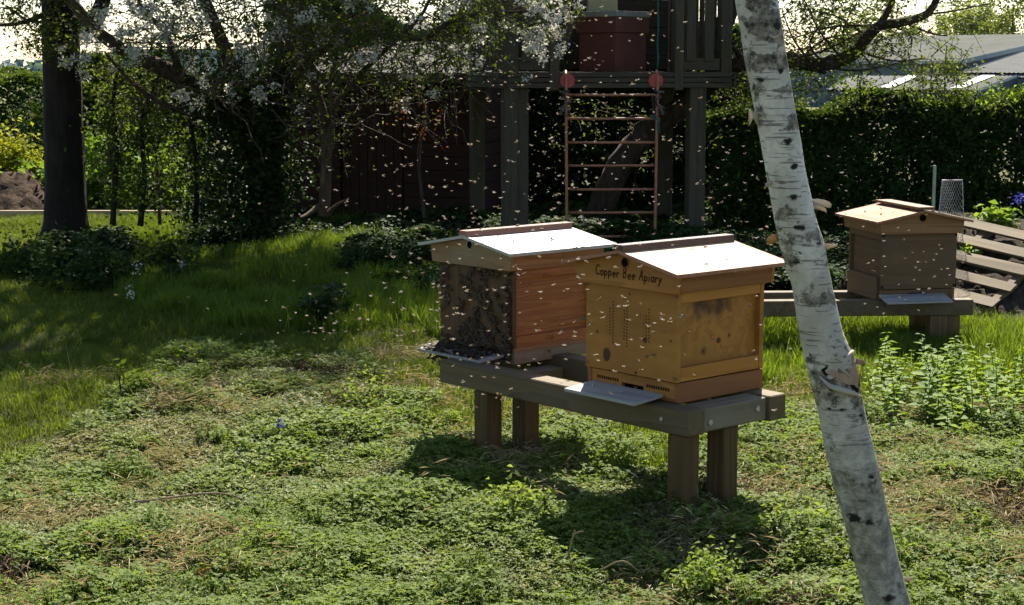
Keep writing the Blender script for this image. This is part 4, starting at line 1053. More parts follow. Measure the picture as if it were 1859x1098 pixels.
for k in range(26):     # clods and stones lodged between the slats
    a, b = RNG.uniform(.02, .9), RNG.uniform(-1.0, -.05)
    p = pc+hdir*a+hs_*b; r = RNG.uniform(.012, .03)
    bm = bmesh.new(); bmesh.ops.create_icosphere(bm, subdivisions=1, radius=r)
    for v in bm.verts: v.co *= RNG.uniform(.7, 1.25); v.co.z *= .7
    me = bpy.data.meshes.new('clod'); bm.to_mesh(me); bm.free(); me.materials.append(M['soil_grey'])
    o = link('clod', me); o.location = (p.x, p.y, float(bankf(np.array(p.x), np.array(p.y)))+r*.3)
    tag(o, 'small clod of soil lying between the pallet slats', 'clod', 'clods between the pallet slats')
# stake, wire mesh, plants on the bank
q = P(1697, 300, 9.4); q2 = P(1695, 400, 9.4)
M['stake'] = plain('stake', (.22, .27, .21), .6, .3, 0, .15, 20)
tag(MB().box(q.x-.010, q.x+.010, q.y-.01, q.y+.01, -.1, q.z).build('stake', M['stake'], None, .002), 'pale grey-green stake standing behind the far hive', 'stake')
wm = Tubes(); q = P(1724, 400, 9.3)
def mp(a, b):   # arched sheet of wire mesh
    wd = .085+.0*b; top = 1-.55*max(0, (b-.75)/.25)
    return (q.x+a*wd*(1-.4*max(0, b-.5)), q.y+.07*(1-a*a)-.03, .3+b*(P(1724, 326, 9.3).z-.3))
nw = 11
for k in range(-nw, nw+1):
    for sgn in (1, -1):
        pts = []
        for j in range(25):
            b = j/24; a = k/nw*2+sgn*(b*2-1)*1.2
            if abs(a) <= 1: pts.append(mp(a, b))
        if len(pts) > 2: wm.add(np.array(pts), .0016, 3)
wm.add(np.array([mp(-1, b) for b in np.linspace(0, 1, 12)]+[mp(1, b) for b in np.linspace(1, 0, 12)]), .003, 4)
tag(wm.build('wire_mesh', M['bolt']), 'curved piece of wire netting beside the stake behind the far hive', 'wire netting')
q = P(1800, 415, 9.6); zq = float(bankf(np.array(q.x), np.array(q.y)))
b_ = bush('plant', 'bright green leafy plant growing on top of the soil bank', (q.x, q.y, .03), (.12, .10, .09), 200, .06, M['leaf_bright'], 'plant', 12, .05, 5, .3); b_.location.z = zq
q = P(1765, 415, 9.2)
b_ = bush('plant', 'small green seedling at the upper left corner of the pallet', (q.x, q.y, .02), (.07, .06, .06), 60, .05, M['leaf_bright'], 'plant', 6, .03, 3, .3); b_.location.z = float(bankf(np.array(q.x), np.array(q.y)))
def flower_spike(name, label, base, h, mat, n=26, lean=(0, 0), cat='flower', start=.55, pet=.012, spread=.012):
    t = thing(name, label, cat, tuple(base)); T, L = Tubes(), Leaves()
    path = np.array([(lean[0]*s*s, lean[1]*s*s, h*s) for s in np.linspace(0, 1, 6)]); T.add(path, np.linspace(.003, .0015, 6), 4)
    k = RNG.uniform(start, 1, n); pts = np.stack([np.interp(k, np.linspace(0, 1, 6), path[:, i]) for i in range(3)], 1)+RNG.normal(0, spread, (n, 3))*np.array([1, 1, .5])
    L.scatter(pts, pet, .8, .1); T.build('stem', M['leaf_bright'], t); L.build('petals', mat, t)
    l2 = Leaves(); m = 5; l2.add(np.zeros((m, 3)), np.stack([RNG.normal(0, 1, m), RNG.normal(0, 1, m), np.full(m, 1.0)], 1), rvec(m), h*.5, .012, rnd=RNG.random(m)); l2.build('leaves', M['leaf_bright'], t)
    return t
q = P(1843, 398, 9.6); flower_spike('flower', 'blue-violet flower spike at the right edge above the bank', (q.x, q.y, q.z-.02), .20, M['blue_petal'], 40, (.03, 0), pet=.022, spread=.02)
q = G(506, 812); flower_spike('flower', 'tiny violet-blue flower in the sunlit ground cover', (q.x, q.y, hz(q.x, q.y)+.02), .11, M['blue_petal'], 26, pet=.012, spread=.008)
for (px, py, h, lb) in ((236, 560, .20, 'white bell flowers drooping on a stem in the shaded grass'), (246, 520, .20, 'white flower spray above the drooping white bells'), (22, 440, .16, 'small white flower left of the dark trunk base'), (330, 500, .14, 'white flower head to the right of the drooping bells')):
    q = G(px, py+22); flower_spike('flower', lb, (q.x, q.y, hz(q.x, q.y)), h, M['petal'], 22, (.02, 0), pet=.019, spread=.014, start=.6)
# ------------------------------------------------------------------ birch in the foreground
BD = 3.6
edges = [(-260, 1306, 1372), (-120, 1322, 1392), (0, 1337, 1415), (100, 1352, 1430), (200, 1371, 1447), (300, 1390, 1462), (400, 1406, 1482), (440, 1414, 1497), (520, 1436, 1512), (600, 1452, 1530), (650, 1461, 1552), (700, 1472, 1562),
         (750, 1484, 1574), (830, 1500, 1592), (900, 1517, 1605), (980, 1538, 1624), (1098, 1567, 1655), (1200, 1590, 1690)]
bc = []
for (y, a, b) in edges:
    p = P((a+b)/2, y, BD); bc.append((p.x, p.y+.02*(p.z-.6), p.z, (b-a)/2/FPX*BD*DK*1.0))
bc.sort(key=lambda q: q[2]); bc = np.array(bc)
base_z = bc[0, 2]
low = [(bc[0, 0]+.10, bc[0, 1], -.12, .105), (bc[0, 0]+.06, bc[0, 1], .03, .085)]
low = [l for l in low if l[2] < base_z-.04]
hi = [(bc[-1, 0]-.10, bc[-1, 1]+.02, bc[-1, 2]+.5, bc[-1, 3]*.97), (bc[-1, 0]-.22, bc[-1, 1]+.06, bc[-1, 2]+1.2, bc[-1, 3]*.9), (bc[-1, 0]-.35, bc[-1, 1]+.2, bc[-1, 2]+2.3, bc[-1, 3]*.75), (bc[-1, 0]-.4, bc[-1, 1]+.3, bc[-1, 2]+3.6, bc[-1, 3]*.45)]
prof = np.array(low+[tuple(r) for r in bc]+hi)
def b_at(z): return [np.interp(z, prof[:, 2], prof[:, k]) for k in (0, 1, 3)]
BR0 = Vector((prof[0, 0], prof[0, 1], 0))
nzs = 220; nth = 40
zz = np.linspace(prof[0, 2], prof[-1, 2], nzs); th = np.arange(nth)*2*math.pi/nth
cxs, cys, rs = b_at(zz)
TH, Zg = np.meshgrid(th, zz)
rr = rs[:, None]*(1+.05*(noise2(Zg*6, np.sin(TH)*2+5+np.cos(TH), 31)-.5)+.05*(noise2(Zg*22, TH*2.0, 32)-.5)*(1-np.cos(TH*0)))
rr *= 1+.05*(noise2(Zg*14, np.sin(TH)*3+np.cos(TH)*2, 35)-.5)+.05*(noise2(Zg*9, Zg*0, 33)-.5)
for (bx0, by0, amp, wz) in ((1520, 640, .10, .035), (1545, 935, .10, .03), (1400, 50, .07, .03), (1425, 260, .06, .03), (1605, 1075, .07, .03), (1378, 150, .08, .03)):
    zb_ = P(bx0, by0, BD).z; xb_, yb_, rb_ = b_at(zb_); ab_ = math.asin(max(-.95, min(.95, (P(bx0, by0, BD).x-xb_)/rb_)))
    rr *= 1+amp*np.exp(-((Zg-zb_)/wz)**2-(np.angle(np.exp(1j*(TH-ab_)))/.7)**2)
Vb = np.stack([cxs[:, None]+rr*np.sin(TH)-BR0.x, cys[:, None]-rr*np.cos(TH)-BR0.y, Zg], -1).reshape(-1, 3)
i = np.arange(nzs-1)[:, None]*nth; j = np.arange(nth)[None]; k = (np.arange(nth)+1)[None] % nth
Fb = np.stack([i+j, i+k, i+nth+k, i+nth+j], -1).reshape(-1, 4)
def bsurf(px, py, off=0.0):
    """point on the trunk surface seen at a pixel, with its outward normal (trunk-local)"""
    z = P(px, py, BD).z; x, y, r = b_at(z); s = max(-.999, min(.999, (P(px, py, BD).x-x)/r)); a = math.asin(s)
    n = Vector((math.sin(a), -math.cos(a), 0)); return Vector((x-BR0.x, y-BR0.y, z))+n*(r+off), n
def birchmat():
    m, n, o = newmat('birch_bark')
    vb = coords(n); big = noise(n, vb, 4.2, 5, .6); mid = noise(n, coords(n, (1, 1, 1.4)), 13, 8, .7, .2); fine = noise(n, vb, 60, 6, .7)
    len_ = noise(n, coords(n, (9, 9, 120)), 1.0, 3, .5); len2 = noise(n, coords(n, (24, 24, 150)), 1.0, 3, .6)
    band = noise(n, coords(n, (.6, .6, 5.0)), 1.0, 3, .6)
    white = ramp(n, fine, [(.3, (.46, .43, .37)), (.6, (.62, .59, .52))])
    cream = mix(n, ramp(n, big, [(.42, (0, 0, 0)), (.62, (.8, .8, .8))]), white, (.33, .295, .23))
    mid2 = noise(n, coords(n, (1, 1, 1.2)), 30, 8, .75, .3)
    rough = ramp(n, mid2, [(.40, (.03, .025, .02)), (.48, (.13, .115, .09)), (.60, (.30, .265, .205))])
    f = math_(n, 'ADD', math_(n, 'MULTIPLY', band, .55), math_(n, 'MULTIPLY', mid, .45))
    msk = ramp(n, f, [(.525, (0, 0, 0)), (.548, (1, 1, 1))])
    col = mix(n, msk, cream, rough)
    col = mix(n, ramp(n, len_, [(.60, (0, 0, 0)), (.64, (.75, .75, .75))]), col, (.10, .085, .075))
    col = mix(n, ramp(n, len2, [(.61, (0, 0, 0)), (.66, (.65, .65, .65))]), col, (.13, .11, .10))
    # mossy tinge on the lower stem
    sp = n.nodes.new('ShaderNodeSeparateXYZ'); n.links.new(coords(n), sp.inputs[0])
    lowm = ramp(n, math_(n, 'ADD', math_(n, 'MULTIPLY', sp.outputs[2], 1.0), math_(n, 'MULTIPLY', mid, .35)), [(.62, (.8, .8, .8)), (1.15, (0, 0, 0))])
    col = mix(n, lowm, col, ramp(n, mid2, [(.38, (.06, .055, .042)), (.50, (.20, .185, .14)), (.62, (.38, .355, .29))]))
    # blackened scars where side shoots died
    tc = n.nodes.new('ShaderNodeTexCoord'); jn = n.nodes.new('ShaderNodeTexNoise'); jn.inputs['Scale'].default_value = 70; jn.inputs['Detail'].default_value = 5
    n.links.new(tc.outputs['Object'], jn.inputs['Vector'])
    for (px, py, r) in ((1408, 45, .020), (1417, 128, .012), (1378, 145, .013), (1424, 255, .016), (1440, 300, .012), (1436, 355, .013), (1445, 410, .014), (1497, 735, .008), (1521, 735, .008), (1559, 748, .009), (1501, 700, .007),
                        (1545, 930, .020), (1568, 935, .012), (1572, 855, .012), (1605, 1070, .016), (1525, 640, .010)):
        c, _n = bsurf(px, py)
        sb = n.nodes.new('ShaderNodeVectorMath'); sb.operation = 'SUBTRACT'; sb.inputs[1].default_value = c; n.links.new(tc.outputs['Object'], sb.inputs[0])
        ml_ = n.nodes.new('ShaderNodeVectorMath'); ml_.operation = 'MULTIPLY'; ml_.inputs[1].default_value = (.75, .75, 1.5); n.links.new(sb.outputs[0], ml_.inputs[0])
        d = n.nodes.new('ShaderNodeVectorMath'); d.operation = 'LENGTH'; n.links.new(ml_.outputs[0], d.inputs[0])
        dd = math_(n, 'ADD', math_(n, 'DIVIDE', d.outputs['Value'], r), math_(n, 'MULTIPLY', math_(n, 'SUBTRACT', jn.outputs['Fac'], .5), 2.6))
        col = mix(n, ramp(n, dd, [(.45, (1, 1, 1)), (1.0, (0, 0, 0))]), col, (.014, .011, .010))
    bh_ = math_(n, 'ADD', math_(n, 'MULTIPLY', mid, .8), math_(n, 'MULTIPLY', fine, .2))
    bsdf(n, o, col, .75, bh_, .55, .012, .2); return m
M['birch'] = birchmat()
M['inner_bark'] = barkmat('inner_bark', (.20, .115, .075), (.46, .33, .245), 25, .6)
M['char'] = plain('char', (.010, .008, .007), .9, .1)
M['peel'] = leafmat('peel', (.50, .46, .38), (.58, .55, .48), (.62, .58, .5), .3, .7, (1.1, .95, .75))
M['peel_tan'] = leafmat('peel_tan', (.36, .26, .13), (.48, .36, .20), (.52, .4, .22), .35, .7, (1.1, .95, .7))
bt = thing('birch_tree', 'leaning white-barked birch trunk with peeling bark in the foreground', 'birch tree', tuple(BR0))
link('trunk', mesh_np('trunk', Vb, Fb, M['birch'], smooth=True), bt)
T, L = Tubes(), Leaves()
topb = np.array([prof[-1, 0]-BR0.x, prof[-1, 1]-BR0.y, prof[-1, 2]])
crown(T, L, topb-np.array([0, 0, .8]), topb+np.array([.1, .1, .4]), (1.2, 1.1, 1.3), 26, 6000, .05, spread=.3, rb=.03)
T.build('limbs', M['bark_twig'], bt); L.build('crown', M['leaf_tree'], bt)
def patch(name, outline, off, mat, nrm_jit=0.0, lift=None):
    """a thin irregular sheet that follows the trunk inside a pixel outline"""
    c = np.mean(np.array(outline), 0); V = []; F = []
    rings = 4; n = len(outline)
    for q in range(rings+1):
        for (x, y) in outline:
            f = q/rings; p, nn_ = bsurf(c[0]+(x-c[0])*f, c[1]+(y-c[1])*f, off+(RNG.normal(0, nrm_jit)))
            V.append(p)
    for q in range(rings):
        for s in range(n): F.append((q*n+s, q*n+(s+1) % n, (q+1)*n+(s+1) % n, (q+1)*n+s))
    o = MB().add(V, F).build(name, mat, bt)
    sm = o.modifiers.new('thick', 'SOLIDIFY'); sm.thickness = .0015; return o
patch('wound_rim', [(1484, 665), (1494, 657), (1507, 659), (1516, 648), (1526, 645), (1536, 635), (1552, 640), (1559, 655), (1561, 700), (1552, 707), (1540, 699), (1512, 686), (1490, 674)], .0010, M['char'], .0006)
patch('wound', [(1493, 667), (1498, 665), (1504, 662), (1509, 664), (1514, 656), (1519, 657), (1522, 650), (1528, 647), (1533, 640), (1540, 642), (1547, 641), (1554, 650), (1556, 660), (1561, 672), (1558, 684), (1560, 694), (1550, 699), (1543, 692), (1532, 691), (1522, 686), (1512, 683), (1502, 676)], .0024, M['inner_bark'], .0007)
def curl(name, pts, width, mat, roll=1.0, off=.003):
    """a curled strip of bark along a pixel polyline"""
    V = []; F = []; m = 6
    pts = np.array(pts, float); pp = smooth_path([(x, y, 0) for x, y in pts], 4)
    for i_, (x, y, _) in enumerate(pp):
        p, nn_ = bsurf(x, y, off); w_ = width*math.sin(math.pi*(i_+.6)/(len(pp)+.2))**.6
        d = Vector((0, 0, -1))
        for s in range(m):
            a = s/(m-1)*math.pi*roll
            V.append(p+nn_*(w_*math.sin(a)*.8)+d*(w_*(1-math.cos(a))*.5))
    for i_ in range(len(pp)-1):
        for s in range(m-1): F.append((i_*m+s, i_*m+s+1, (i_+1)*m+s+1, (i_+1)*m+s))
    return MB().add(V, F).build(name, mat, bt, smooth=True)
curl('bark_curl', [(1484, 676), (1500, 688), (1520, 694), (1540, 702), (1556, 712)], .016, M['peel'], 1.1)
curl('bark_curl', [(1512, 656), (1524, 664), (1536, 676)], .007, M['peel'], .9)
curl('bark_curl', [(1527, 640), (1540, 633), (1556, 640)], .009, M['peel'], .8)
curl('bark_curl', [(1391, 62), (1400, 66), (1412, 62)], .006, M['peel'], .8)
def flap(px, py, dx, dy, w_, mat, out=.02):
    p, nn_ = bsurf(px, py, -.002); V = []
    e = Vector((dx, -.2*abs(dx), dy)); s = Vector((0, 0, 1))
    for i_ in range(5):
        f = i_/4; c = p+e*f+nn_*(out*math.sin(f*2.2)); hw_ = w_*(1-.55*f)*(1+.25*RNG.normal())
        V += [c+s*hw_*.5, c-s*hw_*.5+Vector((0, .004*f, 0))]
    F = [(2*i_, 2*i_+1, 2*i_+3, 2*i_+2) for i_ in range(4)]
    o = MB().add(V, F).build('bark_flap', mat, bt, smooth=True)
    sm = o.modifiers.new('thick', 'SOLIDIFY'); sm.thickness = .0012
for a in ((1478, 366, .036, -.012, .018, M['peel']), (1484, 372, .022, -.02, .014, M['peel']), (1412, 432, -.015, -.012, .026, M['peel_tan']), (1497, 448, .018, .008, .012, M['peel']),
          (1374, 205, -.008, -.02, .045, M['peel']), 
          (1595, 850, .008, -.01, .012, M['peel']), (1558, 655, .010, -.012, .02, M['inner_bark']), (1650, 1050, .008, .006, .012, M['peel']), (1400, 330, -.006, -.012, .014, M['peel'])):
    flap(*a)

# ------------------------------------------------------------------ ground cover, grass, straw: instanced stuff
PRO = []
def proto(name, me):
    o = bpy.data.objects.new(name, me); PRO.append(o); return o
def clover_mesh(name, mat, n, rad, h, leaf, tri=True):
    L = Leaves()
    a = RNG.uniform(0, 2*math.pi, n); r = rad*np.sqrt(RNG.random(n)); hh_ = h*RNG.uniform(.35, 1.0, n)*(1-.35*(r/rad)**2)
    c = np.stack([r*np.cos(a), r*np.sin(a), hh_], 1); rn = np.clip(RNG.uniform(0, .7, n)+.3*hh_/h, 0, 1)
    for k in range(3):
        an = RNG.uniform(0, 6.28, n) if k == 0 else an+2.1
        d = np.stack([np.cos(an), np.sin(an), RNG.uniform(-.35, .35, n)], 1); N = np.stack([RNG.normal(0, .35, n), RNG.normal(0, .35, n), np.ones(n)], 1)
        s = leaf*RNG.uniform(.7, 1.3, n); L.add(c, d, N, s, s*.85, .12, rn)
    # lower leaves and stems
    b = c*np.array([.75, .75, 0])
    L.add(b, c-b+1e-4, rvec(n), np.linalg.norm(c-b, axis=1), .0022, .0, np.full(n, .15))
    m = n; a = RNG.uniform(0, 6.28, m); r = rad*np.sqrt(RNG.random(m))*1.1
    L.scatter(np.stack([r*np.cos(a), r*np.sin(a), h*RNG.uniform(.02, .5, m)], 1), leaf*.9, .7, .7, rnd=RNG.uniform(0, .4, m))
    return L.mesh(name, mat)
def grass_mesh(name, mat, n, rad, h, wd, lean=.5, seg=3):
    V, F, Rn = [], [], []
    for _ in range(n):
        a = RNG.uniform(0, 6.28); r = rad*math.sqrt(RNG.random()); b = np.array([r*math.cos(a), r*math.sin(a), -.01])
        H = h*RNG.uniform(.45, 1.1); dr = RNG.uniform(0, 6.28); ln = lean*H*RNG.uniform(.2, 1.2); sd = np.array([-math.sin(dr), math.cos(dr), 0])*wd*.5*RNG.uniform(.7, 1.2)
        o = len(V)
        for k in range(seg+1):
            t = k/seg; c = b+np.array([math.cos(dr)*ln*t*t, math.sin(dr)*ln*t*t, H*t*(1-.25*t*lean)])
            if k < seg: V += [c-sd*(1-t*.7), c+sd*(1-t*.7)]
            else: V += [c]
        for k in range(seg-1): F += [(o+2*k, o+2*k+1, o+2*k+3), (o+2*k, o+2*k+3, o+2*k+2)]
        F += [(o+2*seg-2, o+2*seg-1, o+2*seg)]; Rn += [RNG.random()]*(2*seg-1)
    return mesh_np(name, np.array(V), np.array(F), mat, rnd=np.array(Rn))
def straw_mesh(name, mat, n, rad, ln, wd, h=.02):
    L = Leaves(); a = RNG.uniform(0, 6.28, n); r = rad*np.sqrt(RNG.random(n))
    c = np.stack([r*np.cos(a), r*np.sin(a), RNG.uniform(.0, h, n)], 1); an = RNG.uniform(0, 6.28, n)
    d = np.stack([np.cos(an), np.sin(an), RNG.normal(.05, .25, n)], 1); s = ln*RNG.uniform(.4, 1.4, n)
    L.add(c, d, np.tile([0, 0, 1.0], (n, 1))+RNG.normal(0, .3, (n, 3)), s, wd, .1); return L.mesh(name, mat)
def scatter(name, label, cat, protos, pts, scl, idx=None, tilt=.12):
    n = len(pts); me = bpy.data.meshes.new(name); me.vertices.add(n); me.vertices.foreach_set('co', np.ascontiguousarray(pts, np.float32).ravel())
    rot = np.stack([RNG.normal(0, tilt, n), RNG.normal(0, tilt, n), RNG.uniform(0, 6.283, n)], 1)
    a = me.attributes.new('rot', 'FLOAT_VECTOR', 'POINT'); a.data.foreach_set('vector', rot.astype(np.float32).ravel())
    a = me.attributes.new('scl', 'FLOAT', 'POINT'); a.data.foreach_set('value', np.asarray(scl, np.float32))
    a = me.attributes.new('pid', 'INT', 'POINT'); a.data.foreach_set('value', (RNG.integers(0, len(protos), n) if idx is None else idx).astype(np.int32))
    col = bpy.data.collections.new(name+'_kinds')
    for p in protos: col.objects.link(p)
    g = bpy.data.node_groups.new(name+'_scatter', 'GeometryNodeTree')
    g.interface.new_socket('Geometry', in_out='INPUT', socket_type='NodeSocketGeometry'); g.interface.new_socket('Geometry', in_out='OUTPUT', socket_type='NodeSocketGeometry')
    gi, go = g.nodes.new('NodeGroupInput'), g.nodes.new('NodeGroupOutput')
    ip = g.nodes.new('GeometryNodeInstanceOnPoints'); ci = g.nodes.new('GeometryNodeCollectionInfo')
    ci.inputs['Collection'].default_value = col; ci.inputs['Separate Children'].default_value = True; ci.inputs['Reset Children'].default_value = True
    def na(nm, ty):
        q = g.nodes.new('GeometryNodeInputNamedAttribute'); q.data_type = ty; q.inputs[0].default_value = nm; return q.outputs[0]
    g.links.new(gi.outputs[0], ip.inputs['Points']); g.links.new(ci.outputs[0], ip.inputs['Instance'])
    ip.inputs['Pick Instance'].default_value = True
    g.links.new(na('pid', 'INT'), ip.inputs['Instance Index'])
    er = g.nodes.new('FunctionNodeEulerToRotation'); g.links.new(na('rot', 'FLOAT_VECTOR'), er.inputs[0]); g.links.new(er.outputs[0], ip.inputs['Rotation'])
    g.links.new(na('scl', 'FLOAT'), ip.inputs['Scale']); g.links.new(ip.outputs[0], go.inputs[0])
    o = link(name, me); md = o.modifiers.new('scatter', 'NODES'); md.node_group = g
    return tag(o, label, cat, kind='stuff')
def field(n, y0, y1, marg=.25):
    """random ground points inside the camera's wedge, with photo pixels of each"""
    y = np.sqrt(RNG.uniform(y0*y0, y1*y1, n)); x = RNG.uniform(-1, 1, n)*(.318*y+marg); z = height(x, y)
    u, v = project(x, y, z); return x, y, z, u, v
edge_u = [-200, 0, 120, 210, 300, 360, 470, 600, 700, 760, 860, 950, 1050, 1150, 1230, 1345, 1420, 1500, 1640, 1859, 2100]
edge_v = [880, 850, 800, 745, 690, 655, 662, 700, 720, 760, 815, 800, 790, 830, 870, 800, 760, 765, 760, 770, 770]
def cov_edge(u): return np.interp(u, edge_u, edge_v)
# 1 low clover-like ground cover
cl = [proto('clover_clump', clover_mesh('clover_%d' % k, M[('clover', 'clover', 'clover', 'clover_dull', 'clover_dull', 'clover_dry')[k]], (120, 95, 130, 120, 100, 90)[k], .125, (.092, .085, .07, .07, .06, .05)[k], (.0145, .0175, .012, .0135, .012, .012)[k])) for k in range(6)]
x, y, z, u, v = field(13500, 4.2, 10.2)
nlo = noise2(x*1.1, y*1.1, 41); nhi = noise2(x*4.2, y*4.2, 42)
e = cov_edge(u)+60*(noise2(x*2.2, y*2.2, 44)-.5)+60*(noise2(x*7, y*7, 45)-.5)
bare = (noise2(x*2.6+3, y*2.6, 43) > .82) | ((u > 1780) & (v > 872) & (v < 950)) | (np.hypot((u-20)/60, (v-1052)/35) < 1)
k = (v > e) & ~bare & (RNG.random(len(x)) < np.clip(.5+.9*nhi, 0, 1)*(1-.6*((u > 1620) & (v > 880) & (v < 990))))
s = (.68+.5*nhi**1.5+.3*(nlo-.4))[k]*RNG.uniform(.75, 1.15, k.sum())
scatter('ground_cover', 'low small-leaved green ground cover over the sunlit foreground', 'ground cover', cl, np.stack([x[k], y[k], z[k]-.012], 1), np.clip(s, .3, 1.5),
        np.clip(((noise2(x*1.6, y*1.6, 47)*.6+noise2(x*4.5, y*4.5, 48)*.4-.22)/.56*6+RNG.normal(0, .9, len(x)))[k], 0, 5).astype(int))
fgp = [proto('weed_tuft', grass_mesh('weed_%d' % q, M['grass_long'] if q < 2 else M['straw'], 9 if q < 2 else 5, .06, .12, .004, .7, 4)) for q in range(3)]
fgp += [proto('weed_tall', clover_mesh('weedtall_%d' % q, M['clover'], 60, .09, .12, .016)) for q in range(2)]
x, y, z, u, v = field(5200, 4.2, 10.0)
n3 = noise2(x*2.1, y*2.1, 46)
k = (v > cov_edge(u)-20) & (RNG.random(len(x)) < .2+.8*n3)
pid = np.where(n3 > .58, RNG.integers(3, 5, len(x)), RNG.integers(0, 3, len(x)))
scatter('weeds', 'taller weeds, grass blades and pale stalks standing out of the ground cover', 'weeds', fgp, np.stack([x[k], y[k], z[k]-.01], 1), RNG.uniform(.45, 1.05, k.sum()), pid[k], tilt=.2)
# 2 lawn grass
lg = [proto('grass_tuft', grass_mesh('lawn_%d' % q, M['grass'], 110, .125, .055, .0048, .7)) for q in range(4)]
x, y, z, u, v = field(18500, 5.6, 17.5)
e = cov_edge(u); nm = noise2(x*1.4, y*1.4, 51)
k = ((v < e+75)) & (RNG.random(len(x)) < .6+.4*nm) & ~((u > 1730) & (v < 585))
scatter('lawn_grass', 'short uneven lawn grass between the trees and the foreground', 'grass', lg, np.stack([x[k], y[k], z[k]-.015], 1), RNG.uniform(.6, 1.25, k.sum())*(.85+.6*nm[k]))
# 3 longer tufts: the shaded rough strip and the bright grass on the right
tg = [proto('tall_tuft', grass_mesh('tall_%d' % q, M['grass_long'], 56, .10, .20, .006, .55, 4)) for q in range(4)]
x, y, z, u, v = field(17000, 7.8, 17.0)
nm = noise2(x*1.2, y*1.2, 61); n2 = noise2(x*3.3, y*3.3, 62)
left = (u < 860) & (v < 600+60*(noise2(x*1.5, y*1.5, 63)-.5)) & (u > -60) & (nm*.6+n2*.4 > .53) & (u > 200+60*n2)
post_ = (u > 1640) & (u < 1760)
rght = (u > 1340) & (v > 560) & (v < 668+40*n2) & ~((u > 1740) & (v < 590)) & (RNG.random(len(x)) < .75)
midd = (u > 640) & (u < 1500) & (v < 560) & (nm > .5)
k = left | rght | midd
sc_ = np.where(rght, RNG.uniform(.5, .95, len(x))*np.where(post_ & (v > 600), .5, 1.0), RNG.uniform(.45, 1.05, len(x)))
scatter('long_grass', 'long tufted grass in the rough strip and beside the far stand', 'grass', tg, np.stack([x[k], y[k], z[k]-.02], 1), sc_[k]*(.8+.4*n2[k]))
# 4 dry straw and dead stalks
sw = [proto('straw_tuft', straw_mesh('straw_%d' % q, M['straw'], 26, .12, .055, .0028, .05)) for q in range(4)]
x, y, z, u, v = field(16000, 4.2, 10.5)
nm = noise2(x*1.9, y*1.9, 71); n2 = noise2(x*5, y*5, 72)
z1 = (u > 600) & (u < 1240) & (v > 640) & (v < 800); z2 = (u > 1340) & (v > 690) & (v < 900); z3 = (u < 420) & (v > 690) & (v < 800) & (v < cov_edge(u)+50)
z4 = (v > cov_edge(u)) & (nm*.4+n2*.6 > .62)
z5 = (u > 1620) & (v > 880) & (v < 990)
k = ((z1 & (nm > .5)) | (z2 & (n2 > .55)) | (z3 & (nm > .62)) | z4 | z5) & (RNG.random(len(x)) < .27)
scatter('dry_straw', 'dry pale straw and dead stalks lying among the green', 'straw', sw, np.stack([x[k], y[k], z[k]+.008+.03*n2[k]*(z4[k])], 1), RNG.uniform(.5, 1.25, k.sum()), tilt=.2)
# 5 brown dead stems in the bare hollows
lt5 = [proto('litter_tuft', straw_mesh('litter_%d' % q, M['litter'], 40, .10, .045, .004, .04)) for q in range(3)]
x, y, z, u, v = field(9000, 4.2, 9.5)
k = (v > cov_edge(u)-30) & ((noise2(x*2.6+3, y*2.6, 43) > .78) | ((u > 1780) & (v > 872) & (v < 950)) | (np.hypot((u-20)/60, (v-1052)/35) < 1))
scatter('leaf_litter', 'brown dead stems and litter in the bare hollows', 'litter', lt5, np.stack([x[k], y[k], z[k]], 1), RNG.uniform(.6, 1.3, k.sum()), tilt=.25)
# 6 ivy and bramble understorey below shed and tower
ug = [proto('ivy_clump', clover_mesh('ivy_%d' % q, M['leaf_dark'] if q else M['leaf_ivy'], 30, .14, .20, .045)) for q in range(3)]
x, y, z, u, v = field(13000, 9.0, 19.0)
nm = noise2(x*1.5, y*1.5, 81)
k = ((u > 350) & (u < 1320) & (v > 382) & (v < 438+22*nm)) | ((u > 1290) & (u < 1760) & (v < 535+10*nm) & (v > 380)) | ((u > 80) & (u < 230) & (v > 440) & (v < 470+60*(nm-.3)*np.clip(1-abs(u-160)/140, 0, 1)*3)) | ((u > 640) & (u < 1320) & (v < 500) & (v > 400) & (nm > .45))
k |= (u < 860) & (v > 430) & (v < 590) & (noise2(x*1.7, y*1.7, 84) > .90) & (u > 150)
k &= RNG.random(len(x)) < .8
scatter('undergrowth', 'dark ivy and bramble undergrowth along the foot of shed, tower and hedge', 'undergrowth', ug, np.stack([x[k], y[k], z[k]-.02], 1), RNG.uniform(.55, 1.15, k.sum())*(.75+.5*nm[k]))

# ------------------------------------------------------------------ single plants and twigs in the foreground
def nettle(h, seed):
    rg = np.random.default_rng(seed); L, T = Leaves(), Tubes(); lean = rg.normal(0, .12, 2)
    path = np.array([(lean[0]*s*s*h, lean[1]*s*s*h, h*s) for s in np.linspace(0, 1, 6)]); T.add(path, np.linspace(.0045, .002, 6), 5)
    n = int(h/.032); a0 = rg.uniform(0, 6)
    for k in range(2, n+1):
        s = k/n; c = np.array([np.interp(s, np.linspace(0, 1, 6), path[:, i]) for i in range(3)])
        for q in (0, 1):
            a = a0+k*math.pi/2+q*math.pi+rg.normal(0, .2); d = np.array([[math.cos(a), math.sin(a), rg.uniform(-.25, .35)]])
            ln = .098*(1-.55*max(0, s-.55)/.45)*rg.uniform(.8, 1.2)
            L.add(c[None], d, np.array([[0, 0, 1.0]])+rg.normal(0, .15, (1, 3)), np.array([ln]), np.array([ln*.62]), .1, np.array([rg.uniform(.2, 1)]))
    return T, L
nroots = []
for q in range(4):
    T, L = nettle(.24+.05*q, 100+q)
    r = thing('nettle', 'bright green nettle in the clump right of the birch trunk', 'nettle', (0, 0, -5), group='nettles right of the birch')
    T.build('stem', M['leaf_nettle'], r); L.build('leaves', M['leaf_nettle'], r); nroots.append(r)
spots = []
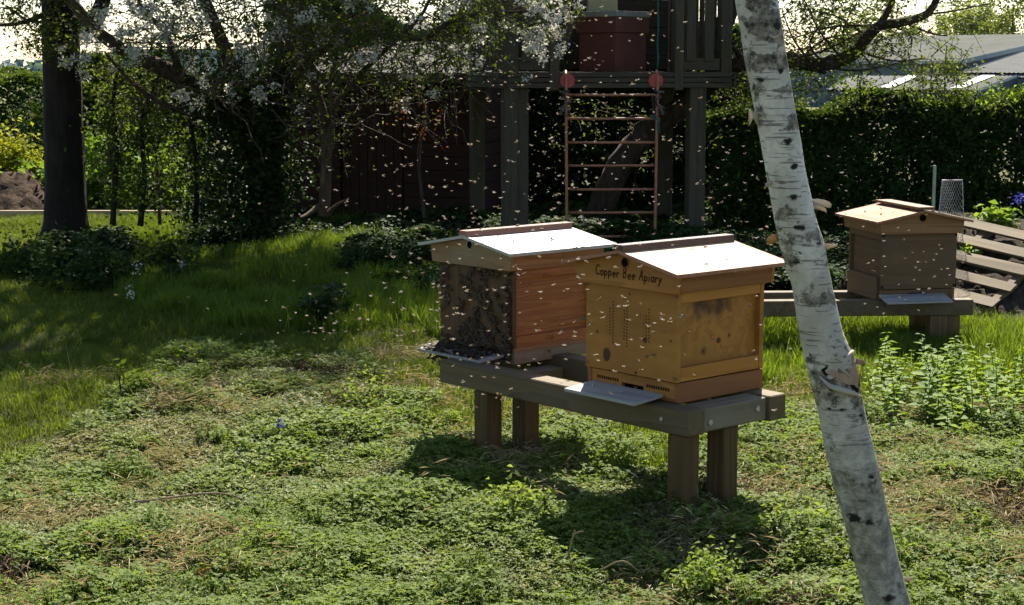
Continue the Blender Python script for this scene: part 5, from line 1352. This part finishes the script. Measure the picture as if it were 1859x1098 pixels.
while len(spots) < 62:
    px, py = RNG.uniform(1585, 1880), RNG.uniform(690, 800)
    if px < 1640 and py > 770: continue
    if 1740 < px < 1790 and RNG.random() < .3: continue
    spots.append((px, py))
for k, (px, py) in enumerate(spots):
    r = nroots[k] if k < 4 else copy_thing(nroots[k % 4]); g = G(px, py)
    r.location = (g.x, g.y, hz(g.x, g.y)-.01); r.rotation_euler = (RNG.normal(0, .1), RNG.normal(0, .1), RNG.uniform(0, 6.28)); s = RNG.uniform(.5, .85); r.scale = (s, s, s)
# pale leafy clump catching the sun between the two shadows
g = G(948, 968); b_ = bush('plant', 'pale sunlit leafy clump standing between the two hive shadows', (g.x, g.y, .03), (.13, .10, .17), 520, .026, M['clover'], 'plant', 22, .035, 10, .45)
for (px, py, w_, lb) in ((1440, 960, .13, 'leafy green clump at the edge of the hive shadow left of the birch foot'), (1290, 1060, .15, 'bushy green clump at the bottom of the picture below the hive shadow'), (1590, 1000, .10, 'dark green tuft hard against the right of the birch foot'), (345, 668, .16, 'sunlit leafy hummock at the edge of the lawn shade'), (660, 730, .2, 'rounded leafy hummock left of the hive stand legs'), (1120, 850, .13, 'small-leaved clump between the near and far stand legs')):
    g = G(px, py+20); b_ = bush('plant', lb, (g.x, g.y, .02), (w_, w_*.9, w_*.75), 620, .022, M['clover'], 'plant', 26, .035, 8, .2)
# low dark shrubs in the shaded strip
for (px, py, w_, h_, lb) in ((165, 500, .42, .30, 'low dark leafy shrub in the shade in front of the dark trunk'), (60, 470, .3, .2, 'low leafy clump at the left edge below the soil heap'), (300, 470, .25, .22, 'low green shrub right of the dark leafy shrub in the shade')):
    g = G(px, py+30); bush('shrub', lb, (g.x, g.y, .03), (w_, w_*.8, h_), 1700, .04, M['leaf_dark'] if px == 165 else M['leaf_hedge'], 'shrub', 26, .09, 8)
# sapling twig on the hummock, fallen and dead twigs
def twig(name, label, pts, r, mat, leaves=0, cat='twig', leafm=None):
    p = smooth_path(pts, 4); o0 = p[0].copy(); t = thing(name, label, cat, tuple(o0)); T = Tubes(); T.add(p-o0, np.linspace(r, r*.45, len(p)), 5); T.build('stem', mat, t)
    if leaves:
        L = Leaves(); c = p[-1]-o0+RNG.normal(0, .012, (leaves, 3)); L.scatter(c, .05, .5, .4); L.build('leaves', leafm or M['leaf_bright'], t)
    return t
g = G(206, 765); d_ = g.y/DK
twig('seedling', 'spindly seedling with a tuft of leaves on the sunlit hummock', [Vector((g.x, g.y, hz(g.x, g.y)-.02)), P(217, 740, d_), P(220, 715, d_), P(217, 690, d_), P(219, 664, d_)], .006, M['bark_dark'], 8, 'seedling', M['leaf_tree'])
g = G(130, 700); d_ = g.y/DK
twig('grass_stalk', 'single pale grass stalk leaning in the shaded lawn', [Vector((g.x, g.y, hz(g.x, g.y))), P(126, 660, d_), P(119, 620, d_)], .0022, M['straw'], 0, 'stalk')
g = G(250, 930); d_ = g.y/DK
twig('twig', 'long reddish twig lying on the ground cover', [P(245, 926, d_)+Vector((0, 0, .03)), P(300, 924, d_)+Vector((0, 0, .04)), P(380, 920, d_)+Vector((0, 0, .05)), P(430, 926, d_)+Vector((0, 0, .05)), P(465, 936, d_)+Vector((0, 0, .02))], .005, M['inner_bark'])
g = G(1030, 1035); d_ = g.y/DK
twig('twig', 'pale forked dead stalk standing in the front hive shadow', [Vector((g.x, g.y, 0)), P(1034, 1000, d_), P(1040, 975, d_), P(1044, 962, d_)], .004, M['straw'])
twig('twig', 'short pale side stalk on top of the forked dead stalk', [P(1041, 970, d_), P(1050, 966, d_), P(1060, 964, d_)], .003, M['straw'])
g = G(1150, 1060); d_ = g.y/DK
twig('twig', 'thin pale twig lying at the lower edge of the hive shadow', [P(1090, 1052, d_)+Vector((0, 0, .03)), P(1130, 1047, d_)+Vector((0, 0, .05)), P(1165, 1062, d_)+Vector((0, 0, .04)), P(1176, 1058, d_)+Vector((0, 0, .06))], .004, M['straw'])
g = G(1630, 945); d_ = g.y/DK
twig('twig', 'pale straw stub leaning against the right side of the birch', [P(1622, 946, d_)+Vector((0, 0, .01)), P(1632, 940, d_)+Vector((0, 0, .02)), P(1642, 932, d_)+Vector((0, 0, .03))], .005, M['straw'])
lf = Leaves(); g = G(352, 1072); lf.add(np.array([[0, 0, .0]]), np.array([[1.0, .3, .3]]), np.array([[.2, -.7, .6]]), np.array([.06]), np.array([.035]), .1, np.array([.8]))
o = lf.build('dead_leaf', M['leaf_red']); o.location = (g.x, g.y, hz(g.x, g.y)+.05); tag(o, 'single russet dead leaf near the bottom left', 'dead leaf')

# ------------------------------------------------------------------ bees
M['bee_body'] = plain('bee_body', (.16, .085, .035), .6, .3); M['bee_dark'] = plain('bee_dark', (.045, .024, .012), .6, .3)
M['bee_wing'] = leafmat('bee_wing', (.15, .125, .10), (.20, .17, .14), (.26, .225, .19), .45, .7, (1.1, 1.0, .9))
def bee_arrays(spread=1.0, s=1.0):
    prof_ = [(-.0072, .0004), (-.0048, .0021), (-.0014, .0024), (.0006, .0015), (.0028, .0021), (.0050, .0014), (.0068, .0004)]
    n = 5; V = []; F = []
    for (x, r) in prof_:
        for k in range(n): a = k*2*math.pi/n; V.append((x, r*math.cos(a), r*math.sin(a)))
    for i in range(len(prof_)-1):
        for k in range(n):
            a, b = i*n+k, i*n+(k+1) % n; F += [(a, b, b+n), (a, b+n, a+n)]
    nb = len(F)
    for sd in (-1, 1):
        for (ex, ln) in ((-.35, .0105), (.35, .0085)):
            o = len(V); d = Vector((ex*(2-spread)-.25, sd*spread, .28)).normalized()*ln; p = Vector((d.y, -d.x, 0)).normalized()*.0030
            b = Vector((.0022, 0, .0018)); V += [tuple(b), tuple(b+d*.6+p), tuple(b+d), tuple(b+d*.6-p)]
            F += [(o, o+1, o+2), (o, o+2, o+3)]
    return np.array(V)*s, np.array(F), nb
bees_me = []
for q, sp in enumerate((1.0, .8, 1.2)):
    V, F, nb = bee_arrays(sp, 1.15); mi = np.zeros(len(F)); mi[nb:] = 1
    bees_me.append(mesh_np('bee', V, F, [M['bee_body'], M['bee_wing']], mi, smooth=False))
regions = [('bee in flight before the dark shed and tree stems', lambda u, v: (u < 850) & (v < 400)),
           ('bee in flight before the red ladder and tower posts', lambda u, v: (u >= 850) & (u < 1290) & (v < 400)),
           ('bee in flight over the hive roofs near the birch', lambda u, v: (u >= 1290) & (u < 1500) & (v < 460)),
           ('bee in flight about the weathered far hive', lambda u, v: (u >= 1500)),
           ('bee in flight over the shaded grass left of the hives', lambda u, v: (u < 800) & (v >= 400)),
           ('bee in flight close to the metal-roofed hive', lambda u, v: (u >= 800) & (u < 1030)),
           ('bee in flight close to the cedar hive', lambda u, v: (u >= 1030) & (u < 1500)),]
cand = []
def addb(n, fx, fy, dd):
    for _ in range(n):
        cand.append((fx(), fy(), RNG.uniform(*dd)))
N_ = RNG.normal; U_ = RNG.uniform
addb(170, lambda: N_(960, 190), lambda: U_(110, 420), (4.6, 7.2))
addb(60, lambda: U_(540, 900), lambda: U_(190, 420), (4.8, 7.0))
addb(110, lambda: N_(830, 110), lambda: N_(520, 80), (4.3, 5.6))
addb(60, lambda: N_(1150, 130), lambda: N_(560, 90), (4.1, 4.6))
addb(60, lambda: U_(480, 800), lambda: N_(600, 40), (4.8, 7.0))
addb(45, lambda: N_(1380, 70), lambda: U_(200, 460), (4.5, 7.0))
addb(50, lambda: N_(1640, 60), lambda: N_(480, 55), (6.4, 7.4))
addb(35, lambda: U_(1000, 1340), lambda: U_(10, 130), (5, 8))
addb(30, lambda: U_(1280, 1700), lambda: U_(200, 420), (6, 8))
addb(25, lambda: U_(100, 560), lambda: U_(250, 620), (5, 8))
addb(30, lambda: N_(880, 60), lambda: U_(640, 740), (4.4, 5.0))
addb(130, lambda: N_(980, 230), lambda: U_(60, 430), (6.5, 9.5))
addb(90, lambda: N_(760, 130), lambda: N_(560, 70), (5.5, 7.5))
addb(50, lambda: N_(1500, 150), lambda: N_(380, 90), (6.5, 9))
addb(40, lambda: N_(1130, 110), lambda: N_(620, 80), (4.2, 4.7))
RNG.shuffle(cand)
cand = [c for c in cand if 0 < c[0] < 1859 and 4 < c[1] < 900 and not (1340+.21*c[1] < c[0] < 1430+.21*c[1]) and not (1075 < c[0] < 1215 and 488 < c[1] < 535)]
extraV, extraF, extraM, on_ = [], [], [], 0
cand.sort(key=lambda c: c[2])
for k, (px, py, d) in enumerate(cand):
    p = P(px, py, d); rot = (N_(0, .35), N_(0, .35), U_(0, 6.28)); s = U_(.6, 1.15)
    if k < 300:
        o = link('bee', bees_me[k % 3]); o.location = p; o.rotation_euler = rot; o.scale = (s, s, s)
        for (lb, f) in regions:
            if f(px, py): tag(o, lb, 'bee', 'bees in flight: '+lb[14:]); break
    else:
        from mathutils import Euler
        Mx = np.array(Euler(rot).to_matrix())*s; V, F, nb = bee_arrays(1.0, 1.2)
        extraV.append(V @ Mx.T+np.array(p)); extraF.append(F+on_); on_ += len(V); mi = np.zeros(len(F)); mi[nb:] = 1; extraM.append(mi)
tag(link('bee_swarm', mesh_np('bee_swarm', np.concatenate(extraV), np.concatenate(extraF), [M['bee_body'], M['bee_wing']], np.concatenate(extraM))), 'loose swarm of small distant bees in the air over the garden', 'bees', kind='stuff')
# bees crawling on the front and landing board of the metal-roofed hive
HM = Matrix.Translation((cL.x, cL.y, STZ-.018)) @ Matrix.Rotation(ROT_L, 4, 'Z')
cV, cF_, cM, on_ = [], [], [], 0
def crawl(p, nrm, heading, s):
    global on_
    nrm = Vector(nrm); hd = Vector(heading); hd = (hd-nrm*hd.dot(nrm)).normalized(); sd = nrm.cross(hd)
    Mx = Matrix((hd, sd, nrm)).transposed()
    V, F, nb = bee_arrays(.35, s); A = np.array((HM.to_3x3() @ Mx)); q = HM @ (Vector(p)+nrm*.003*s)
    cV.append(V @ A.T+np.array(q)); cF_.append(F+on_); on_ += len(V); mi = np.zeros(len(F)); mi[nb:] = np.where(RNG.random() < .18, 1, 0); cM.append(mi)
for _ in range(1500):
    y = U_(-.225, .225); z = U_(-.0, .385)
    if RNG.random() > .42+.4*(.23-y)/.46+.35*(z < .13) or noise2(y*22, z*22, 5) < .42: continue
    crawl((-HB-.001, y, z), (-1, 0, 0), (0, N_(0, 1), N_(.3, 1)), U_(1.0, 1.45))
for _ in range(360):
    x = -HB+.012-U_(.0, .155); crawl((x, U_(-.185, .21), .043-(-x-HB+.012)*.08), (0, 0, 1), (N_(0, 1), N_(0, 1), 0), U_(1.0, 1.4))
for _ in range(150):
    y = U_(-.2, .22); z = -abs(N_(0, .035)); crawl((-HB-.045 if z < -.02 else -HB-.02-U_(0, .12), y, z+.012), (-1, 0, 0) if z < -.02 else (0, 0, -1), (N_(0, 1), N_(0, 1), N_(0, 1)), U_(1.0, 1.4))
tag(link('bee_cluster', mesh_np('bee_cluster', np.concatenate(cV), np.concatenate(cF_), [M['bee_dark'], M['bee_wing']], np.concatenate(cM))), 'mass of dark bees crawling over the front of the metal-roofed hive', 'bees', kind='stuff')
